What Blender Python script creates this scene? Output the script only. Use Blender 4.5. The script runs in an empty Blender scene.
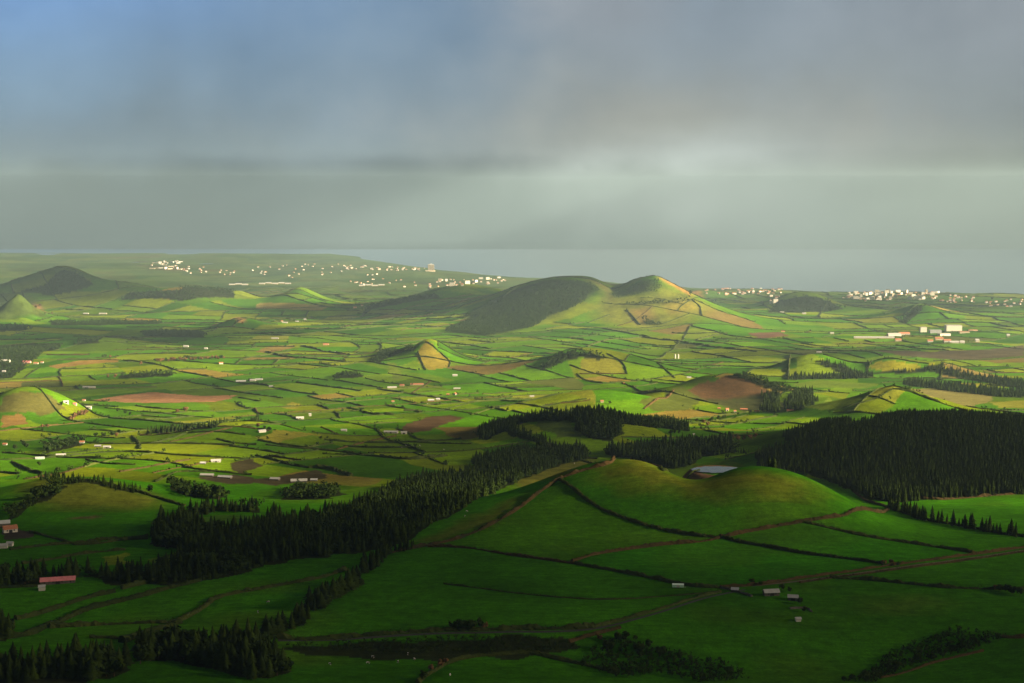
import bpy, math, random
import numpy as np

random.seed(11)
rng = np.random.default_rng(11)
R = math.radians
scene = bpy.context.scene
COL = scene.collection

# ------------------------------------------------------------------ camera
CZ, FPX, PITCH = 600.0, 1422.2, R(6.06)
cam_d = bpy.data.cameras.new('camera')
cam_d.sensor_width = 36.0
cam_d.lens = FPX / 1024.0 * 36.0
cam_d.clip_start, cam_d.clip_end = 1.0, 90000.0
cam = bpy.data.objects.new('camera', cam_d)
COL.objects.link(cam)
cam.location = (0, 0, CZ)
cam.rotation_euler = (math.pi / 2 - PITCH, 0, 0)
scene.camera = cam
SP, CP = math.sin(PITCH), math.cos(PITCH)

def ray(u, v):
    """slope of a sight line: x per metre of y, z per metre of y"""
    a = (u - 512.0) / FPX
    b = (341.5 - v) / FPX
    dy = CP + b * SP
    return a / dy, (-SP + b * CP) / dy

# ------------------------------------------------------------------ noise and terrain
def _hash(ix, iy, s):
    h = (ix.astype(np.int64) * 374761393 + iy.astype(np.int64) * 668265263 + s * 974711) & 0xFFFFFFFF
    h = ((h ^ (h >> 13)) * 1274126177) & 0xFFFFFFFF
    h = h ^ (h >> 16)
    return (h & 0xFFFF) / 65535.0

def vnoise(x, y, s=0):
    x = np.asarray(x, float); y = np.asarray(y, float)
    ix, iy = np.floor(x), np.floor(y)
    fx, fy = x - ix, y - iy
    fx = fx * fx * fx * (fx * (fx * 6 - 15) + 10)
    fy = fy * fy * fy * (fy * (fy * 6 - 15) + 10)
    a, b = _hash(ix, iy, s), _hash(ix + 1, iy, s)
    c, d = _hash(ix, iy + 1, s), _hash(ix + 1, iy + 1, s)
    return (a + (b - a) * fx + (c - a) * fy + (a - b - c + d) * fx * fy) * 2 - 1

def sstep(a, b, x):
    t = np.clip((x - a) / (b - a), 0, 1)
    return t * t * (3 - 2 * t)

_py = np.array([0, 500, 815, 1000, 1150, 1500, 2000, 2800, 4100, 5500, 7000, 8000, 9000, 10500, 14000, 60000.])
_pz = np.array([332, 322, 312, 308, 301, 272, 232, 186, 140, 100, 63, 40, 26, 18, 12, 12.])
_ty = np.linspace(0, 32000, 6401)
_tz = np.interp(_ty, _py, _pz)
_k = np.exp(-0.5 * (np.arange(-60, 61) / 22.0) ** 2); _k /= _k.sum()
_tz = np.convolve(np.pad(_tz, 60, mode='edge'), _k, mode='valid')
_cu = np.array([-900, -300, 330, 385, 440, 560, 700, 860, 1024, 1500.])
_cy = np.array([13900, 13900, 13700, 12000, 10700, 9600, 8750, 8350, 8000, 7300.])

TARGET = {}
BUMPS = []      # (x, y, amplitude, rx, ry, kind, power)

def H(x, y):
    x = np.asarray(x, float); y = np.asarray(y, float)
    z = np.interp(y, _ty, _tz)
    far = np.clip((y - 1200) / 3000, 0, 1)
    z = z + vnoise(x / 620 + 3.1, y / 620, 1) * (4 + 9 * far) + vnoise(x / 230, y / 230 + 7, 2) * (1.6 + 3.5 * far)
    z = z + vnoise(x / 75, y / 75, 3) * (0.55 + .7 * far) + vnoise(x / 22, y / 22, 4) * .16
    for (bx, by, A, rx, ry, kind, p) in BUMPS:
        q2 = ((x - bx) / rx) ** 2 + ((y - by) / ry) ** 2
        if kind == 'g':
            z = z + A * np.exp(-q2 ** (p / 2))
        else:
            q = np.sqrt(q2 + .006)
            w = 1 + .16 * vnoise(x / (rx * .45), y / (rx * .45), 9)
            z = z + A * np.where(q < 1.6, np.exp(-1.25 * (q * w) ** p), np.exp(-1.25 * (q * w) ** p) * np.clip(2.6 - q, 0, 1))
    # crater pond dip
    pq = np.sqrt(((x - POND[0]) / 44) ** 2 + ((y - POND[1]) / 50) ** 2)
    z = z + (POND[2] - 1.2 - z) * (1 - sstep(.62, 1.25, pq))
    # coast
    t = x / np.maximum(y, 1.0) * FPX + 512
    dc = np.interp(t, _cu, _cy) + vnoise(x / 500, y / 500, 5) * 180
    z = z * (1 - sstep(-700, 60, y - dc)) - 9 * sstep(-40, 160, y - dc)
    return z

_pa, _pb = ray(718, 469.5)
POND = (_pa * 1520, 1520.0, CZ + _pb * 1520)

def hill(u, v, y, rx, ry, kind='g', p=2.0):
    a, b = ray(u, v)
    x, z = a * y, CZ + b * y
    A = z - float(H(np.array([x]), np.array([y]))[0])
    BUMPS.append((x, y, A, rx, ry, kind, p))
    TARGET[len(BUMPS) - 1] = z

def dent(u, y, A, rx, ry, p=2.0):
    BUMPS.append((ray(u, 400)[0] * y, y, A, rx, ry, 'g', p))

# far to near
hill(400, 256, 14500, 700, 400)
hill(66, 266, 7000, 210, 420, 'g', 1.7)
hill(12, 281, 6700, 360, 380, 'g')
hill(118, 281, 6700, 260, 300, 'g')
hill(185, 287, 6450, 280, 300, 'g')
hill(300, 287, 6600, 120, 220, 'g', 1.6)
hill(240, 291, 6700, 110, 200, 'g', 1.6)
hill(18, 294, 5400, 105, 160, 'c', 1.2)
hill(466, 284, 6500, 250, 330, 'g')
hill(410, 300, 6100, 230, 260, 'g')
hill(802, 292, 6400, 150, 220, 'g', 2.2)
hill(700, 290, 7300, 130, 200, 'g')
hill(745, 289, 7900, 260, 200, 'g')
hill(922, 304, 5650, 115, 200, 'g', 1.6)
# the twin hill
hill(566, 276, 5700, 400, 480, 'g', 2.0)
hill(500, 301, 5500, 240, 380, 'g', 2.0)
hill(656, 276, 5500, 150, 260, 'g', 1.5)
hill(700, 298, 5400, 210, 300, 'g', 1.8)
hill(640, 312, 5150, 260, 220, 'g')
hill(740, 321, 5150, 220, 260, 'g', 2.0)
hill(614, 288.5, 5600, 60, 200, 'g')
# smaller mounds of the plain
hill(107, 338, 4300, 110, 160)
hill(240, 318, 5100, 90, 120)
hill(398, 347, 3800, 62, 90, 'g', 2.4)
hill(430, 339, 3650, 72, 90, 'g', 1.7)
hill(588, 348, 3500, 150, 130, 'g', 2.2)
hill(655, 365, 3400, 110, 110, 'g')
hill(545, 361, 3600, 60, 90, 'g')
hill(722, 374, 2950, 95, 85, 'g', 2.4)
hill(670, 388, 2850, 60, 80, 'g', 2.0)
hill(775, 386, 2900, 80, 110, 'g', 2.2)
hill(815, 354, 3480, 95, 80)
hill(893, 358, 3420, 85, 70)
hill(945, 363, 3380, 80, 60)
hill(600, 390, 2680, 130, 85)
hill(893, 386.5, 2480, 150, 110, 'c', 1.35)
hill(28, 387, 2500, 86, 100, 'g', 2.3)
hill(245, 422, 2150, 110, 110)
# the wooded hill at the right
hill(950, 420, 1960, 260, 230, 'g', 2.4)
hill(840, 441, 1800, 120, 170, 'g', 2.2)
# hill with meadows in the middle
hill(568, 416, 2150, 120, 130, 'g', 2.2)
hill(640, 423, 2200, 110, 120, 'g', 2.2)
hill(500, 437, 2080, 90, 140, 'g', 2.0)
# left hill under the dark trees
hill(58, 479, 1480, 88, 88, 'g', 2.2)
hill(124, 483, 1470, 84, 84, 'g', 2.2)
# crater hill of the foreground
hill(476, 521, 1250, 85, 110, 'g', 2.0)
hill(556, 476, 1370, 85, 100, 'g', 2.0)
hill(634, 460, 1385, 80, 100, 'g', 2.1)
hill(746, 468, 1325, 88, 95, 'g', 2.4)
hill(835, 494, 1290, 60, 90, 'g', 2.0)
hill(692, 482, 1368, 36, 75)
for _ in range(6):          # neighbours overlap: settle every summit at its own height
    for i_, z_ in TARGET.items():
        b_ = BUMPS[i_]
        h_ = float(H(np.array([b_[0]]), np.array([b_[1]]))[0])
        BUMPS[i_] = (b_[0], b_[1], b_[2] + .8 * (z_ - h_), *b_[3:])
dent(905, 880, -13, 95, 60)
dent(650, 860, -10, 90, 50)
dent(380, 880, -9, 120, 45)
dent(60, 980, -8, 160, 50)

_SY = np.concatenate([np.geomspace(420, 2600, 330), np.geomspace(2606, 16500, 300)])

def at(u, v):
    """the ground point that a sight line meets first"""
    a, b = ray(u, v)
    d = H(a * _SY, _SY) - (CZ + b * _SY)
    hit = np.nonzero(d > 0)[0]
    if len(hit) == 0:
        return None
    i = hit[0]
    if i == 0:
        y = _SY[0]
    else:
        ys = np.linspace(_SY[i - 1], _SY[i], 9)
        ds = H(a * ys, ys) - (CZ + b * ys)
        j = max(int(np.nonzero(ds > 0)[0][0]), 1)
        f = ds[j - 1] / (ds[j - 1] - ds[j])
        y = ys[j - 1] + (ys[j] - ys[j - 1]) * f
    return (a * y, y)

def zat(x, y):
    return float(H(np.array([x]), np.array([y]))[0])

def P(*uv):
    out = [at(u, v) for u, v in uv]
    return np.array([p for p in out if p is not None])

def inside(poly, x, y):
    x = np.asarray(x); y = np.asarray(y)
    r = np.zeros(x.shape, bool)
    n = len(poly)
    for i in range(n):
        x0, y0 = poly[i]; x1, y1 = poly[(i + 1) % n]
        if y0 == y1:
            continue
        c = ((y0 > y) != (y1 > y)) & (x < (x1 - x0) * (y - y0) / (y1 - y0) + x0)
        r ^= c
    return r

# ------------------------------------------------------------------ helpers
def mesh_np(name, V, faces_quads=None, faces_tris=None, mats=(), mat_idx=None, smooth=False):
    me = bpy.data.meshes.new(name)
    V = np.asarray(V, np.float32)
    loops, starts, n = [], [], 0
    if faces_quads is not None and len(faces_quads):
        q = np.asarray(faces_quads, np.int32)
        loops.append(q.ravel()); starts.append(np.arange(len(q), dtype=np.int32) * 4); n = len(q) * 4
    if faces_tris is not None and len(faces_tris):
        t = np.asarray(faces_tris, np.int32)
        loops.append(t.ravel()); starts.append(n + np.arange(len(t), dtype=np.int32) * 3)
    loops = np.concatenate(loops); starts = np.concatenate(starts)
    me.vertices.add(len(V)); me.vertices.foreach_set('co', V.ravel())
    me.loops.add(len(loops)); me.loops.foreach_set('vertex_index', loops)
    me.polygons.add(len(starts)); me.polygons.foreach_set('loop_start', starts)
    for m in mats:
        me.materials.append(m)
    if mat_idx is not None:
        me.polygons.foreach_set('material_index', np.asarray(mat_idx, np.int32))
    me.polygons.foreach_set('use_smooth', np.full(len(starts), smooth))
    me.update(calc_edges=True)
    me.validate()
    return me

def link(name, data, parent=None, loc=(0, 0, 0), rotz=0.0):
    o = bpy.data.objects.new(name, data)
    COL.objects.link(o)
    o.location = loc
    o.rotation_euler = (0, 0, rotz)
    if parent is not None:
        o.parent = parent
    return o

def tag(o, label=None, cat=None, group=None, kind=None):
    if label: o['label'] = label
    if cat: o['category'] = cat
    if group: o['group'] = group
    if kind: o['kind'] = kind
    return o

class MB:
    def __init__(self):
        self.v, self.q, self.t, self.qm, self.tm = [], [], [], [], []
    def quad(self, a, b, c, d, m=0):
        i = len(self.v); self.v += [a, b, c, d]; self.q.append((i, i + 1, i + 2, i + 3)); self.qm.append(m)
    def tri(self, a, b, c, m=0):
        i = len(self.v); self.v += [a, b, c]; self.t.append((i, i + 1, i + 2)); self.tm.append(m)
    def box(self, x0, x1, y0, y1, z0, z1, m=0):
        p = [(x, y, z) for z in (z0, z1) for y in (y0, y1) for x in (x0, x1)]
        i = len(self.v); self.v += p
        for f in ((0, 2, 3, 1), (4, 5, 7, 6), (0, 1, 5, 4), (2, 6, 7, 3), (0, 4, 6, 2), (1, 3, 7, 5)):
            self.q.append(tuple(i + k for k in f)); self.qm.append(m)
    def cyl(self, x, y, z0, z1, r, n=10, m=0, axis='z', r1=None):
        r1 = r if r1 is None else r1
        i = len(self.v)
        for (zz, rr) in ((z0, r), (z1, r1)):
            for k in range(n):
                a = 2 * math.pi * k / n
                c, s = rr * math.cos(a), rr * math.sin(a)
                self.v.append((x + c, y + s, zz) if axis == 'z' else ((zz, x + c, y + s)))
        for k in range(n):
            self.q.append((i + k, i + (k + 1) % n, i + n + (k + 1) % n, i + n + k)); self.qm.append(m)
        for k in range(1, n - 1):
            self.t.append((i, i + k + 1, i + k)); self.tm.append(m)
            self.t.append((i + n, i + n + k, i + n + k + 1)); self.tm.append(m)
    def mesh(self, name, *mats, smooth=False):
        return mesh_np(name, self.v, self.q, self.t, mats, self.qm + self.tm, smooth)

# ------------------------------------------------------------------ materials
def new_mat(name):
    m = bpy.data.materials.new(name)
    m.use_nodes = True
    nt = m.node_tree
    b = nt.nodes['Principled BSDF']
    b.inputs['Roughness'].default_value = .85
    b.inputs['Specular IOR Level'].default_value = .15
    return m, nt, b

def plain(name, c, rough=.85, var=.18, scale=1.2, spec=.15):
    """a colour broken up by a two-scale noise"""
    m, nt, b = new_mat(name)
    b.inputs['Roughness'].default_value = rough
    b.inputs['Specular IOR Level'].default_value = spec
    geo = nt.nodes.new('ShaderNodeNewGeometry')
    n = nt.nodes.new('ShaderNodeTexNoise'); n.inputs['Scale'].default_value = scale; n.inputs['Detail'].default_value = 3
    nt.links.new(geo.outputs['Position'], n.inputs['Vector'])
    r = nt.nodes.new('ShaderNodeValToRGB')
    r.color_ramp.elements[0].position, r.color_ramp.elements[1].position = .3, .7
    r.color_ramp.elements[0].color = (*[x * (1 - var) for x in c], 1)
    r.color_ramp.elements[1].color = (*[min(x * (1 + var), .95) for x in c], 1)
    nt.links.new(n.outputs['Fac'], r.inputs['Fac'])
    nt.links.new(r.outputs['Color'], b.inputs['Base Color'])
    return m

def leafy(name, dark, light, scale=.09, fine=1.3):
    """foliage: patches of light and dark growth plus a tint that differs from tree to tree"""
    m, nt, b = new_mat(name)
    b.inputs['Roughness'].default_value = .8
    b.inputs['Specular IOR Level'].default_value = 0.02
    geo = nt.nodes.new('ShaderNodeNewGeometry')
    info = nt.nodes.new('ShaderNodeObjectInfo')
    n1 = nt.nodes.new('ShaderNodeTexNoise'); n1.inputs['Scale'].default_value = scale; n1.inputs['Detail'].default_value = 2
    n2 = nt.nodes.new('ShaderNodeTexNoise'); n2.inputs['Scale'].default_value = fine; n2.inputs['Detail'].default_value = 2
    nt.links.new(geo.outputs['Position'], n1.inputs['Vector']); nt.links.new(geo.outputs['Position'], n2.inputs['Vector'])
    a1 = nt.nodes.new('ShaderNodeMath'); a1.operation = 'MULTIPLY_ADD'
    a1.inputs[1].default_value = 1.1; nt.links.new(n1.outputs['Fac'], a1.inputs[0])
    a2 = nt.nodes.new('ShaderNodeMath'); a2.operation = 'MULTIPLY_ADD'; a2.inputs[1].default_value = .9
    nt.links.new(n2.outputs['Fac'], a2.inputs[0]); a2.inputs[2].default_value = -.72
    nt.links.new(a2.outputs[0], a1.inputs[2])
    a3 = nt.nodes.new('ShaderNodeMath'); a3.operation = 'MULTIPLY_ADD'; a3.inputs[1].default_value = .45
    nt.links.new(info.outputs['Random'], a3.inputs[0]); nt.links.new(a1.outputs[0], a3.inputs[2])
    r = nt.nodes.new('ShaderNodeValToRGB')
    r.color_ramp.elements[0].position, r.color_ramp.elements[1].position = .12, .85
    r.color_ramp.elements[0].color = (*dark, 1); r.color_ramp.elements[1].color = (*light, 1)
    nt.links.new(a3.outputs[0], r.inputs['Fac'])
    nt.links.new(r.outputs['Color'], b.inputs['Base Color'])
    return m

M_CONIFER = leafy('conifer_needles', (.005, .010, .003), (.038, .064, .009))
M_BROAD = leafy('broadleaf_green', (.010, .022, .005), (.036, .060, .012))
M_RUSSET = leafy('broadleaf_russet', (.07, .045, .022), (.19, .11, .05))
M_HEDGE = leafy('hedge_leaves', (.014, .026, .007), (.055, .070, .016), .05, .9)
M_BANK = leafy('bracken_bank', (.020, .022, .009), (.085, .055, .022), .06, .8)
M_BARK = plain('bark', (.07, .05, .035), scale=3)
M_WHITE = plain('white_plaster', (.46, .44, .40), var=.08, scale=.6)
M_TOWN = plain('town_plaster', (.70, .66, .58), var=.08, scale=.3)
M_CREAM = plain('cream_plaster', (.46, .39, .28), var=.08, scale=.6)
M_PINK = plain('pink_plaster', (.62, .40, .30), var=.1, scale=.6)
M_TILE = plain('clay_tiles', (.36, .15, .085), var=.25, scale=.9)
M_RED = plain('red_sheet_roof', (.60, .20, .21), var=.15, scale=.5, rough=.5)
M_GREYR = plain('grey_sheet_roof', (.36, .37, .38), var=.12, scale=.4, rough=.5)
M_PALER = plain('pale_sheet_roof', (.36, .36, .35), var=.1, scale=.4, rough=.6)
M_DARK = plain('dark_opening', (.02, .02, .022), var=.1)
M_STONE = plain('basalt_stone', (.09, .08, .07), var=.4, scale=.7)
M_GREENP = plain('pale_green_sheet', (.42, .66, .48), var=.12, scale=.8, rough=.5)
M_TRAILER = plain('pale_green_tarpaulin', (.70, .86, .76), var=.06, scale=.8, rough=.5)
M_STEEL = plain('galvanised_steel', (.45, .46, .47), var=.1, scale=2, rough=.45, spec=.5)
M_RUBBER = plain('rubber', (.025, .025, .025), var=.1)
M_TRACK = plain('dirt_track_earth', (.11, .085, .05), var=.3, scale=.25)
M_YARD = plain('yard_mud', (.085, .06, .04), var=.35, scale=.15)
M_TARMAC = plain('road_tarmac', (.045, .045, .042), var=.15, scale=.4)
M_COAT = plain('cattle_coat', (.74, .70, .64), var=.05)
M_COATB = plain('cattle_coat_dark', (.03, .026, .024), var=.1)

# ground: field colours live on the sheet, turf structure comes from noise
M_GROUND, nt, b = new_mat('pasture_turf')
b.inputs['Roughness'].default_value = .9
b.inputs['Specular IOR Level'].default_value = 0.0
geo = nt.nodes.new('ShaderNodeNewGeometry')
att = nt.nodes.new('ShaderNodeAttribute'); att.attribute_name = 'field_colour'
prev = att.outputs['Color']
def turf(scale, lo, hi, detail=4, stretch=None):
    global prev
    n = nt.nodes.new('ShaderNodeTexNoise'); n.inputs['Scale'].default_value = scale; n.inputs['Detail'].default_value = detail
    n.inputs['Roughness'].default_value = .62
    if stretch:
        mp = nt.nodes.new('ShaderNodeMapping'); mp.inputs['Rotation'].default_value = (0, 0, stretch[1]); mp.inputs['Scale'].default_value = (stretch[0], 1, 1)
        nt.links.new(geo.outputs['Position'], mp.inputs['Vector']); nt.links.new(mp.outputs[0], n.inputs['Vector'])
    else:
        nt.links.new(geo.outputs['Position'], n.inputs['Vector'])
    r = nt.nodes.new('ShaderNodeMapRange'); r.inputs['From Min'].default_value = .3; r.inputs['From Max'].default_value = .7
    r.inputs['To Min'].default_value = lo; r.inputs['To Max'].default_value = hi
    nt.links.new(n.outputs['Fac'], r.inputs['Value'])
    mx = nt.nodes.new('ShaderNodeVectorMath'); mx.operation = 'SCALE'
    nt.links.new(prev, mx.inputs[0]); nt.links.new(r.outputs[0], mx.inputs['Scale'])
    prev = mx.outputs[0]
    return n
turf(.018, .80, 1.2)
turf(.09, .80, 1.2)
turf(.22, .80, 1.2)
turf(.35, .80, 1.2, 3, (.12, .5))
nf = turf(.8, .74, 1.26)
bump = nt.nodes.new('ShaderNodeBump'); bump.inputs['Strength'].default_value = .5; bump.inputs['Distance'].default_value = .6
nt.links.new(nf.outputs['Fac'], bump.inputs['Height']); nt.links.new(bump.outputs[0], b.inputs['Normal'])
nt.links.new(prev, b.inputs['Base Color'])

# ------------------------------------------------------------------ traced layout: woods, fields, hedges
# each wood: footprint, spacing, heights, where it is (for the labels)
WOODS = [
    # footprint outline on the ground, spacing m, (h0, h1), tree kind, place
    (P((256,566),(293,560),(363,552),(402,543),(432,524),(456,512),(476,500),(496,490),(520,481),(512,462),(496,466),(456,478),(420,480),(392,490),(370,503),(340,510),(318,518),(293,524),(262,530),(232,538),(215,556)), 5.6, (10.5, 16), 'c', 'wood'),
    (P((512,482),(537,474),(562,464),(588,458),(586,446),(552,444),(512,452),(470,462),(490,474)), 5.8, (10, 15), 'c', 'wood'),
    (P((602,455),(630,458),(655,463),(675,469),(692,464),(702,457),(737,452),(732,444),(687,443),(652,444),(617,450)), 6.5, (13, 19), 'c', 'rim'),
    (P((567,412),(600,416),(617,420),(622,434),(612,441),(587,438),(577,428)), 7.0, (13, 19), 'c', 'middle'),
    (P((505,428),(512,419),(560,416),(600,419),(650,420),(685,427),(688,431),(650,427),(600,425),(560,421),(520,424)), 6.5, (12, 17), 'c', 'middle'),
    (P((478,436),(490,428),(505,423),(512,428),(530,436),(555,444),(540,446),(520,438),(504,432),(484,440)), 7.0, (11, 16), 'c', 'middle'),
    (P((768,468),(795,470),(826,480),(853,492),(872,500),(900,503),(918,500),(980,496),(1060,492),(1070,418),(1024,417),(960,414),(908,417),(868,424),(830,434),(790,447),(758,455)), 5.4, (9, 14.5), 'c', 'plantation'),
    (P((782,437),(812,428),(850,420),(846,432),(826,437),(790,446)), 5.5, (9, 13), 'c', 'plantation'),
    (P((786,404),(795,393),(812,392),(814,402),(804,410),(790,412)), 7.5, (11, 16), 'c', 'plain'),
    (P((762,412),(765,395),(778,390),(780,412)), 7.5, (11, 16), 'c', 'plain'),
    (P((0,588),(34,586),(48,577),(86,575),(102,580),(120,585),(150,585),(205,582),(250,572),(256,545),(205,548),(160,566),(150,572),(110,573),(60,575),(-20,574),(-20,590)), 5.8, (9, 15), 'c', 'belt'),
    (P((152,545),(156,530),(175,518),(190,524),(215,532),(240,530),(256,524),(280,518),(290,522),(262,534),(230,545),(215,556),(190,553)), 6.4, (10, 19), 'c', 'belt'),
    (P((170,490),(190,498),(225,500),(222,494),(190,490),(172,483)), 7.5, (8, 13), 'b', 'plain'),
    (P((178,516),(205,507),(256,505),(256,512),(212,512),(186,520)), 7.0, (9, 14), 'c', 'belt'),
    (P((281,500),(330,499),(345,494),(330,488),(300,489),(286,494)), 6.5, (8, 13), 'b', 'plain'),
    (P((-20,683),(92,683),(130,672),(118,660),(70,662),(20,668),(-20,668)), 5.6, (13, 19), 'c', 'front'),
    (P((130,664),(170,660),(215,668),(262,680),(290,672),(262,650),(215,645),(170,645),(140,652)), 5.6, (12, 19), 'c', 'front'),
    (P((-15,640),(12,640),(16,632),(-15,626)), 5.5, (12, 17), 'c', 'front'),
    (P((40,478),(62,483),(100,486),(134,493),(134,488),(100,482),(62,478),(44,473)), 6.0, (6, 10), 'c', 'lefthill'),
    (P((12,520),(30,508),(55,493),(68,487),(63,484),(50,488),(26,503),(9,514)), 6.5, (8, 12), 'b', 'lefthill'),
    (P((145,434),(175,431.5),(212,428.5),(260,420),(260,418),(212,426),(175,429),(147,432)), 7, (7, 11), 'c', 'plain'),
    (P((46,454),(84,444),(80,440),(46,449)), 8, (9, 13), 'b', 'plain'),
    (P((446,332),(480,336),(515,331),(545,319),(572,307),(588,300),(600,292),(590,284),(566,279.5),(546,280),(512,290),(476,309)), 10.5, (8,13), 'b', 'twin'),
    (P((613,296),(648,293),(657,284),(650,280),(630,287),(612,293)), 10.5, (6, 9), 'b', 'twin'),
    (P((606,309),(640,306),(672,302),(692,299),(716,297),(690,295.5),(672,299),(640,303)), 14, (10, 14), 'b', 'twin'),
    (P((540,370),(552,358),(565,353),(582,352),(605,357),(600,360),(582,357),(566,359),(550,369)), 9, (10, 14), 'b', 'plain'),
    (P((374,360),(382,352),(395,349),(416,347.5),(414,351),(396,354),(386,359),(378,364)), 9, (9, 13), 'b', 'plain'),
    (P((727,376),(745,375),(768,382),(800,392),(780,392),(752,382)), 8.5, (9, 13), 'b', 'plain'),
    (P((812,359),(840,364),(862,372),(858,377),(838,371),(814,362)), 10, (10, 14), 'c', 'plain'),
    (P((790,380),(830,379),(873,378),(873,374),(830,375),(790,376)), 10, (10, 14), 'c', 'plain'),
    (P((868,374),(905,374),(928,371),(960,378),(1000,385),(1024,389),(1024,382),(1000,378),(960,371),(932,364),(924,368),(900,371),(870,371)), 10, (10, 14), 'c', 'plain'),
    (P((905,380),(960,386),(1024,392),(1024,398),(990,396),(950,391),(905,385)), 10, (10, 14), 'c', 'plain'),
    (P((50,325),(110,325),(160,324),(160,321),(110,321),(52,321)), 16, (10, 14), 'b', 'plain'),
    (P((-10,333),(28,330),(28,326),(-10,328)), 16, (10, 14), 'b', 'plain'),
    (P((-10,380),(10,378),(24,368),(42,352),(60,348),(60,343),(30,343),(-10,346)), 13, (8, 12), 'b', 'plain'),
    (P((117,379),(140,378),(172,376),(172,373),(140,373),(118,376)), 12, (9, 13), 'b', 'plain'),
    (P((335,379),(363,377),(363,374),(335,375)), 12, (9, 13), 'b', 'plain'),
    (P((360,318),(372,309),(400,304),(440,298),(436,294),(400,299),(368,306)), 18, (10, 14), 'b', 'plain'),
    (P((20,291),(45,285),(62,270),(75,272),(95,284),(80,290),(50,296)), 22, (10, 14), 'b', 'plain'),
    (P((120,300),(180,301),(235,298),(225,290),(180,290),(130,292)), 22, (10, 14), 'b', 'plain'),
    (P((768,312),(800,313),(845,309),(830,301),(800,297),(775,302)), 22, (10, 14), 'b', 'plain'),
    (P((898,322),(915,306),(925,306),(912,318),(905,324)), 16, (10, 14), 'b', 'plain'),
    (P((78,345),(100,343),(100,339),(80,340)), 13, (9, 12), 'b', 'plain'),
    (P((145,336),(175,337),(205,338),(200,332),(165,330),(146,332)), 13, (9, 12), 'b', 'plain'),
    (P((646,325),(658,324),(656,316),(648,318)), 10, (8, 12), 'b', 'twin'),
]

# traced patches of another crop, bare earth or a hill face painted as sunlit: outline, albedo
G_LIT = (.085, .155, .014)
G_YEL = (.135, .165, .018)
PATCHES = [
    (P((92,400),(150,392),(200,396),(242,395),(215,402),(140,403)), (.24, .13, .065)),
    (P((397,430),(426,417),(451,415),(463,418),(428,431),(408,433)), (.060, .040, .022)),
    (P((256,438),(278,430),(323,435),(278,443)), (.15, .15, .02)),
    (P((281,408),(290,402),(303,405),(296,409)), (.15, .15, .02)),
    (P((48,366),(75,361),(118,358),(118,362),(80,365),(55,369)), (.20, .13, .035)),
    (P((256,352),(270,346),(297,345),(290,349),(266,353)), (.17, .13, .04)),
    (P((256,309),(320,311),(330,306),(290,303),(256,303)), (.18, .15, .04)),
    (P((426,341),(451,360),(446,368),(428,370),(416,356),(418,350)), (.19, .16, .022)),  # sunlit right face of the mound put into the field colour
    (P((386,362),(392,380),(400,380),(404,378),(396,364)), (.11, .16, .018)),
    (P((676,391),(700,384),(727,376),(752,381),(772,391),(760,397),(737,399),(702,400)), (.10, .06, .028)),
    (P((640,402),(680,386),(702,398),(690,410),(655,411)), (.065, .085, .016)),
    (P((792,357),(815,355),(850,372),(798,376)), (.13, .20, .010)),
    (P((865,367),(885,360),(915,363),(928,370),(888,371)), (.21, .21, .012)),
    (P((928,362),(968,374),(943,375)), (.20, .21, .012)),
    (P((793,384),(820,380),(880,384),(870,388),(800,388)), (.09, .14, .015)),
    (P((950,383),(980,383),(978,386),(955,386)), (.20, .18, .02)),
    (P((808,408),(830,397),(862,400),(842,408),(820,411)), (.10, .15, .015)),
    (P((910,389),(945,388),(993,396),(990,402),(930,398)), (.17, .16, .05)),
    (P((990,402),(1030,400),(1030,408),(1000,408)), (.16, .17, .02)),
    (P((860,350),(930,352),(1000,348),(1024,345),(1024,356),(960,360),(900,356)), (.07, .06, .035)),
    (P((748,333),(780,332),(790,336),(760,339)), (.12, .07, .045)),
    (P((670,336),(695,328),(722,333),(700,340)), (.12, .17, .015)),
    (P((578,372),(585,358),(605,355),(622,364),(626,373)), (.15, .155, .018)),  # lit top of the mound painted in as yellow
    (P((0,416),(24,414),(28,424),(0,428)), (.19, .12, .035)),
    (P((0,398),(30,392),(55,398),(70,410),(40,415),(0,412)), (.085, .085, .022)),
    (P((532,421),(560,413),(570,424),(584,437),(560,437),(540,428)), (.055, .085, .018)),
    (P((190,521),(212,515),(256,516),(275,521),(262,531),(220,533)), (.05, .12, .012)),
    (P((98,558),(128,552),(127,563),(108,566)), (.14, .19, .012)),
    (P((150,560),(192,545),(196,552),(160,566)), (.09, .16, .010)),
    (P((228,463),(250,458),(262,466),(240,474)), (.05, .045, .022)),
    (P((242,481),(318,470),(330,478),(275,486)), (.05, .043, .022)),
    (P((0,541),(34,536),(20,527),(0,524)), (.05, .04, .032)),
    (P((196,478),(232,474),(256,478),(250,484),(225,484)), (.05, .043, .025)),
    (P((300,645),(360,640),(512,634),(560,638),(580,650),(540,655),(420,660),(340,655),(270,650)), (.022, .03, .010)),
]
for w, (poly, *_r) in enumerate(WOODS):
    pass

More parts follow.
